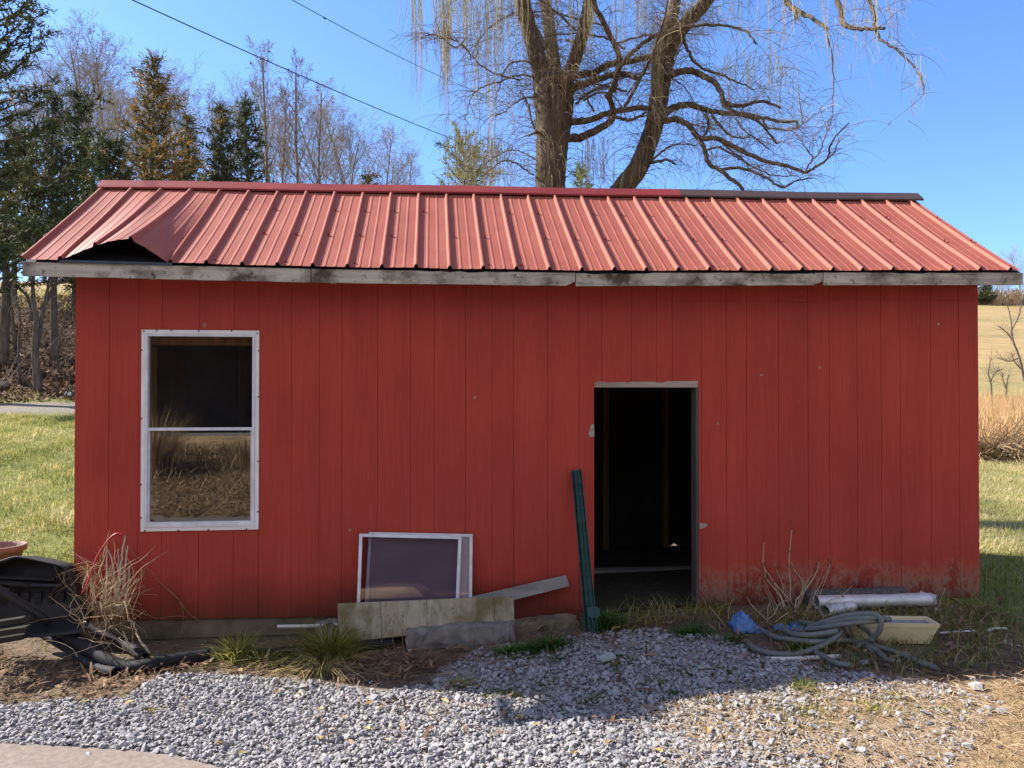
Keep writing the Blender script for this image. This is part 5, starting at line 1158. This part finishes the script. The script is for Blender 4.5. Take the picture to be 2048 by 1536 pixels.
def bare_tree(kind, seed, label, x, D, ytop, spread, narrow=False, balls=False, group='bare trees of the wood behind', copy_of=None, rot=0.0, cat='tree'):
    b = base(x, D); H = ztop(ytop, D) - b[2]
    t_ = thing(kind, label, cat, b, group); t_.rotation_euler = (0, 0, rot)
    if copy_of is None:
        T, B, tips = bare(seed, 10.0, spread, narrow, balls)
        tr = T.build('trunk', M_BTW_T, None, True); bb = B.build('branches', M_BTWIG, None)
        parts = [tr, bb]
        if balls:
            sb = G(); tips = np.array(tips)[::9]
            for c in tips: sb.add(ico_v * .045 + c, [ico_f])
            parts.append(sb.build('seed_balls', M_LITTERD, None))
        protos[seed] = parts; ps = parts
    else: ps = [o.copy() for o in protos[copy_of]]; [COL.objects.link(o) for o in ps]
    for o in ps:
        o.parent = t_; o['kind'] = 'stuff' if not o.name.startswith('trunk') else ''
        if o['kind'] == '': del o['kind']
    s_ = H / 10.0; t_.scale = (s_, s_, s_); return t_
M_BTW_T = plain('bare_trunk', (.17, .135, .12), (.08, .062, .055), 3, (4, 4, .8)); M_LITTERD = plain('seed_ball', (.05, .03, .02))
BT = [('bare_tree', 31, 'tall bare tree with a fan shaped crown rising above the left cedars', 172, 44, 52, .40, 0, 0, None), ('bare_tree', 32, 'bare tree close to the left of the tallest fan shaped one', 132, 46, 82, .40, 0, 0, None),
      ('bare_tree', 31, 'bare tree behind the rusty cedar on its left', 232, 48, 120, .3, 0, 0, 31), ('bare_tree', 32, 'bare tree behind the rusty cedar on its right', 352, 50, 148, .3, 0, 0, 32), ('bare_tree', 33, 'bare tree above the gap between the rusty and the dark cedars', 405, 52, 165, .52, 0, 0, None),
      ('poplar_tree', 34, 'tallest slim bare tree with dark seed balls right of the cedars', 534, 34, 98, .27, 1, 1, None), ('poplar_tree', 34, 'second slim bare tree with dark seed balls', 592, 35, 128, .27, 1, 1, 34), ('poplar_tree', 34, 'slim bare tree standing between the seed ball tree and the round one', 634, 37, 172, .27, 1, 1, 34), ('poplar_tree', 34, 'short slim bare tree between the two seed ball trees', 562, 38, 180, .27, 1, 1, 34),
      ('bare_tree', 33, 'round crowned bare tree above the middle of the left roof half', 702, 42, 218, .36, 0, 0, 33), ('bare_tree', 33, 'round bare tree a little left of the roundest one', 660, 46, 228, .36, 0, 0, 33), ('bare_tree', 32, 'lower bare tree at the right end of the wood', 745, 50, 268, .34, 0, 0, 32),
      ('bare_tree', 35, 'small bare sapling top just above the ridge left of the pine', 828, 40, 308, .34, 0, 0, None), ('bare_tree', 33, 'bare tree among the cedars at far left', 60, 42, 120, .34, 0, 0, 33), ('bare_tree', 32, 'bare tree behind the two dark cedars', 465, 52, 200, .34, 0, 0, 32), ('bare_tree', 31, 'low bare tree filling behind the slim ones', 610, 52, 235, .34, 0, 0, 31), ('bare_tree', 31, 'bare tree low behind the rusty cedar', 290, 46, 170, .34, 0, 0, 31), ('bare_tree', 32, 'bare tree low behind the left cedar spire', 190, 40, 190, .34, 0, 0, 32)]
BT += [('bare_tree', 31, 'bare tree showing between the far left cedars', 88, 38, 150, .4, 0, 0, 31), ('bare_tree', 33, 'bare tree in the gap left of the rusty cedar', 205, 36, 205, .34, 0, 0, 33), ('bare_tree', 32, 'bare tree in the gap right of the rusty cedar', 385, 40, 205, .4, 0, 0, 32), ('bare_tree', 31, 'twiggy bare tree rising over the two dark cedars', 430, 46, 178, .4, 0, 0, 31),
       ('bare_tree', 33, 'twiggy bare tree just right of the dark cedars', 552, 44, 225, .34, 0, 0, 33), ('bare_tree', 33, 'wide low bare tree under the round one', 690, 36, 275, .34, 0, 0, 33), ('bare_tree', 32, 'small bare tree at the end of the wood above the ridge', 772, 44, 305, .34, 0, 0, 32), ('bare_tree', 32, 'second bare tree left of the tallest fan shaped crown', 112, 44, 120, .4, 0, 0, 32)]
for k, (kd, sd, lab, x, D, yt, sp_, na, ba, cp) in enumerate(BT): bare_tree(kd, sd, lab, x, D, yt, sp_, na, ba, copy_of=cp, rot=k * 1.1)
# saplings on the bank, seen left of the shed
def sapling(L, r0, r1, label, D, twigs=10, group='saplings on the bank', name='sapling'):
    b = P(*L[0][0], D); b[2] = float(gz(b[0], b[1])); t_ = thing(name, label, 'sapling', b, group)
    for k, Q in enumerate(L):
        p = smooth_path([P(x, y, D + .15 * k) for x, y in Q], 6); p += rng.normal(0, .008, p.shape)
        if k == 0: p[0, 2] = b[2] - .05
        G().tube(p, np.linspace(r0 if k == 0 else r0 * .6, r1, len(p)), 7).build('stem', M_BARKG, t_, True)
        g = G()
        for _ in range(twigs):
            i = int(rng.integers(len(p) // 4, len(p))); a = rng.uniform(0, 6.28); g.tube(arc(p[i], (math.cos(a), math.sin(a), rng.uniform(.1, 1.2)), rng.uniform(.3, 1.1), 6, 0, .18), np.linspace(.007, .002, 7), 3, False, rng.random() * .6)
        o = g.build('twigs', M_BTWIG, t_); o['kind'] = 'stuff'
    return t_
sapling([[(76, 782), (72, 740), (70, 690), (72, 640), (66, 600), (66, 540), (64, 470)], [(72, 690), (84, 630), (96, 575), (104, 520)], [(84, 620), (104, 580), (125, 555)], [(68, 640), (58, 600), (38, 575)]], .10, .02, 'grey forked sapling at the foot of the bank left of the shed', 17.2)
sapling([[(6, 715), (10, 640), (12, 560), (11, 480), (14, 400)]], .13, .06, 'thick dark young trunk at the left edge of the bank', 18.5, 14)
sapling([[(40, 750), (38, 700), (40, 650), (36, 600)]], .04, .012, 'thin sapling between the thick trunk and the forked one', 17.6, 8)
sapling([[(118, 760), (116, 700), (128, 640), (140, 590)]], .035, .01, 'thin leaning sapling close to the shed corner', 18.2, 12)
sapling([[(30, 680), (26, 640), (20, 600), (24, 540)]], .05, .015, 'slim brown sapling right behind the thick trunk', 19.2, 10)
for (x, y, D, lab) in ((4, 742, 17.4, 'white bag caught on the bank at the left edge'), (136, 781, 17.0, 'pale rock at the foot of the bank by the shed corner')):
    p = P(x, y, D); g = G(); stones(g, np.array([p[0]]), np.array([p[1]]), np.array([float(gz(p[0], p[1])) + .06]), np.array([.13]), np.array([1.0])); setp(g.build('pale_rock', M_PVC), lab, 'rock')
# underbrush on the bank
ub = G()
x, y = scatter(420, -12, .5, 12.6, 18.5, lambda x, y: np.ones_like(x))
for a, b in zip(x, y):
    p = np.array([a, b, float(gz(a, b))])
    for _ in range(3):
        ub.tube(arc(p, (rng.normal(0, .5), rng.normal(0, .5), 1), rng.uniform(.5, 1.8), 6, .02, .16), np.linspace(.008, .002, 7), 3, False, rng.random() * .5)
setp(ub.build('underbrush', M_BTWIG), 'thicket of thin bare twigs on the wooded bank', 'underbrush', kind='stuff')
# right: field edge trees
D_ = 47
sapling([[(2052, 800), (2046, 745), (2036, 706), (2026, 680), (2022, 640), (2012, 600)], [(2030, 690), (2016, 668), (2000, 655)], [(2040, 715), (2020, 722), (2000, 718)], [(2024, 660), (2038, 630), (2046, 590)], [(2044, 740), (2030, 724), (2022, 706)]], .075, .022, 'slender bare tree at the right edge of the photo in the field', D_, 55, None, 'bare_tree')['category'] = 'tree'
sapling([[(1984, 802), (1982, 770), (1977, 745), (1982, 715)], [(1981, 765), (1990, 745), (2004, 738)]], .05, .02, 'small bare bush right of the shed at the meadow edge', 38, 30, None, 'bare_bush')['category'] = 'bush'
sapling([[(2014, 800), (2013, 775), (2018, 748)], [(2013, 780), (2006, 760), (2004, 745)]], .05, .02, 'second small bare bush at the meadow edge, nearer the right side', 39, 24, None, 'bare_bush')['category'] = 'bush'
for k, (x, D, yt, cp) in enumerate(((1970, 132, 548, 32), (1995, 136, 556, 33), (2018, 134, 538, 31), (2044, 138, 500, 33), (2075, 136, 505, 32), (1945, 138, 556, 31), (2008, 140, 560, 35), (2056, 142, 540, 35), (2110, 140, 510, 33))):
    bare_tree('bare_tree', cp, ['hazy bare tree on the hilltop right beside the roof end', 'second bare tree of the hilltop row', 'third bare tree of the hilltop row', 'tallest bare tree on the hilltop at the right edge', 'bare tree beyond the right edge on the hilltop', 'bare hilltop tree mostly behind the roof end', 'low bare tree between the hilltop trees', 'low bare tree under the tallest hilltop one', 'far right hilltop tree'][k], x, D, yt, .36, copy_of=cp, rot=k, group='bare trees on the hilltop')
cedar('cedar_tree', 'dark green cedar on the hilltop just right of the shed corner', 1972, 128, 566, 50, .0, seed=20, dens=.5, low=.1, group=None)
# hilltop hedge mass and brush heap
hg = G()
for k in range(5200):
    x = rng.uniform(76, 140); y = 114 + rng.uniform(0, 9); p = np.array([x, y, float(gz(x, y))])
    hg.tube(arc(p, (rng.normal(0, .5), 0, 1), rng.uniform(1.5, 3.8), 5, .0, .15), np.linspace(.07, .03, 6), 3, False, rng.uniform(.2, 1))
setp(hg.build('hedge', M_DRY), 'tawny scrub along the top of the field', 'hedge', kind='stuff')
bh = G()
for k in range(700):
    p = gpx(rng.uniform(1940, 2100), rng.uniform(906, 922)); p[2] += rng.uniform(0, .3)
    bh.tube(arc(p, (rng.normal(0, 1), rng.normal(0, .6), rng.uniform(-.2, .7)), rng.uniform(.4, 1.2), 6, .08, .2), np.linspace(.014, .005, 7), 3, False, rng.random() * .6)
setp(bh.build('brush_heap', M_DRY), 'low heap of cut brush between the lawn and the tall straw grass', 'brush heap')
# ---- power lines
def wire(a, b, lab, r, sag=.25):
    t = np.linspace(-.6, 1.6, 40); a, b = np.array(a), np.array(b); p = a + (b - a) * t[:, None]; p[:, 2] += sag * ((t - .5) ** 2 - .25)
    return setp(G().tube(p, r, 5).build('power_line', plain('cable', (.02, .02, .022)), None, True), lab, 'cable')
wire(P(265, 0, 13), P(905, 278, 24), 'lower black overhead cable crossing the sky on the left', .011)
wire(P(585, 0, 15), P(915, 168, 23), 'upper thin black overhead cable running into the willow', .008)
p = P(646, 34, 16.4); q = P(652, 38, 16.5); setp(G().tube([p, (p + q) / 2, q], [.008, .022, .008], 8).build('cable_splice', plain('splice', (.015, .015, .015))), 'small black splice sleeve on the upper cable', 'cable splice')

# ================================================================== THE PORCH ACROSS THE YARD (mirrored in the shed window)
po = thing('porch', 'dark porch with a log sill on stones, mirrored in the shed window', 'porch', (-2, -9.5, .3))
g = G(); lg = np.array([[x, -8.55, .66 + .02 * math.sin(x)] for x in np.linspace(-6, 6.6, 40)]); g.tube(lg, .17 * (1 + .04 * np.sin(np.arange(40) * 1.9)), 14); g.build('log_sill', M_LOG, po, True)
for k in range(26):
    x = -5.8 + k * .48; g = G(); stones(g, np.array([x]), np.array([-8.5]), np.array([.38]), np.array([.24]), np.array([.5])); g.build('foundation_stone', M_STONE, po)
G().box((-6.2, -10.6, .8), (6.7, -10.5, 4.6)).build('wall', M_BROWNW, po)
G().box((-6.4, -10.6, 3.35), (6.9, -8.1, 3.47)).build('roof', M_BROWNW, po); G().box((-6.2, -10.5, .76), (6.7, -8.6, .82)).build('floor', M_GREYW, po)
g = G()
x, y = scatter(9000, -5, 1.0, -8.5, -5.3, lambda x, y: .35 + .65 * hsh(x * 2, y * 2))
flatbits(g, x, y, gz(x, y) + rng.uniform(0, .10, len(x)), rng.uniform(.08, .35, len(x)), rng.uniform(.006, .014, len(x)), rng.random(len(x)), .5)
setp(g.build('dry_bank_grass', M_DRY), 'flattened dry grass on the bank mirrored in the shed window', 'dry grass', kind='stuff')
def dryclump(x, y, n_, h, lab):
    a = rng.uniform(0, 6.28, n_); r_ = np.abs(rng.normal(0, .16, n_)); g = G()
    blades(g, x + r_ * np.cos(a), y + r_ * np.sin(a), np.full(n_, float(gz(x, y))), rng.uniform(.5, 1.1, n_) * h, rng.uniform(.006, .012, n_), rng.uniform(.1, .9, n_), rng.random(n_), (np.cos(a), np.sin(a)), 4); setp(g.build('dry_grass_clump', M_DRY), lab, 'grass clump')
dryclump(-1.85, -6.9, 900, 1.15, 'tall tan grass clump whose reflection shows at left in the shed window'); dryclump(-.5, -7.2, 500, .55, 'lower tan grass clump mirrored at right in the shed window')
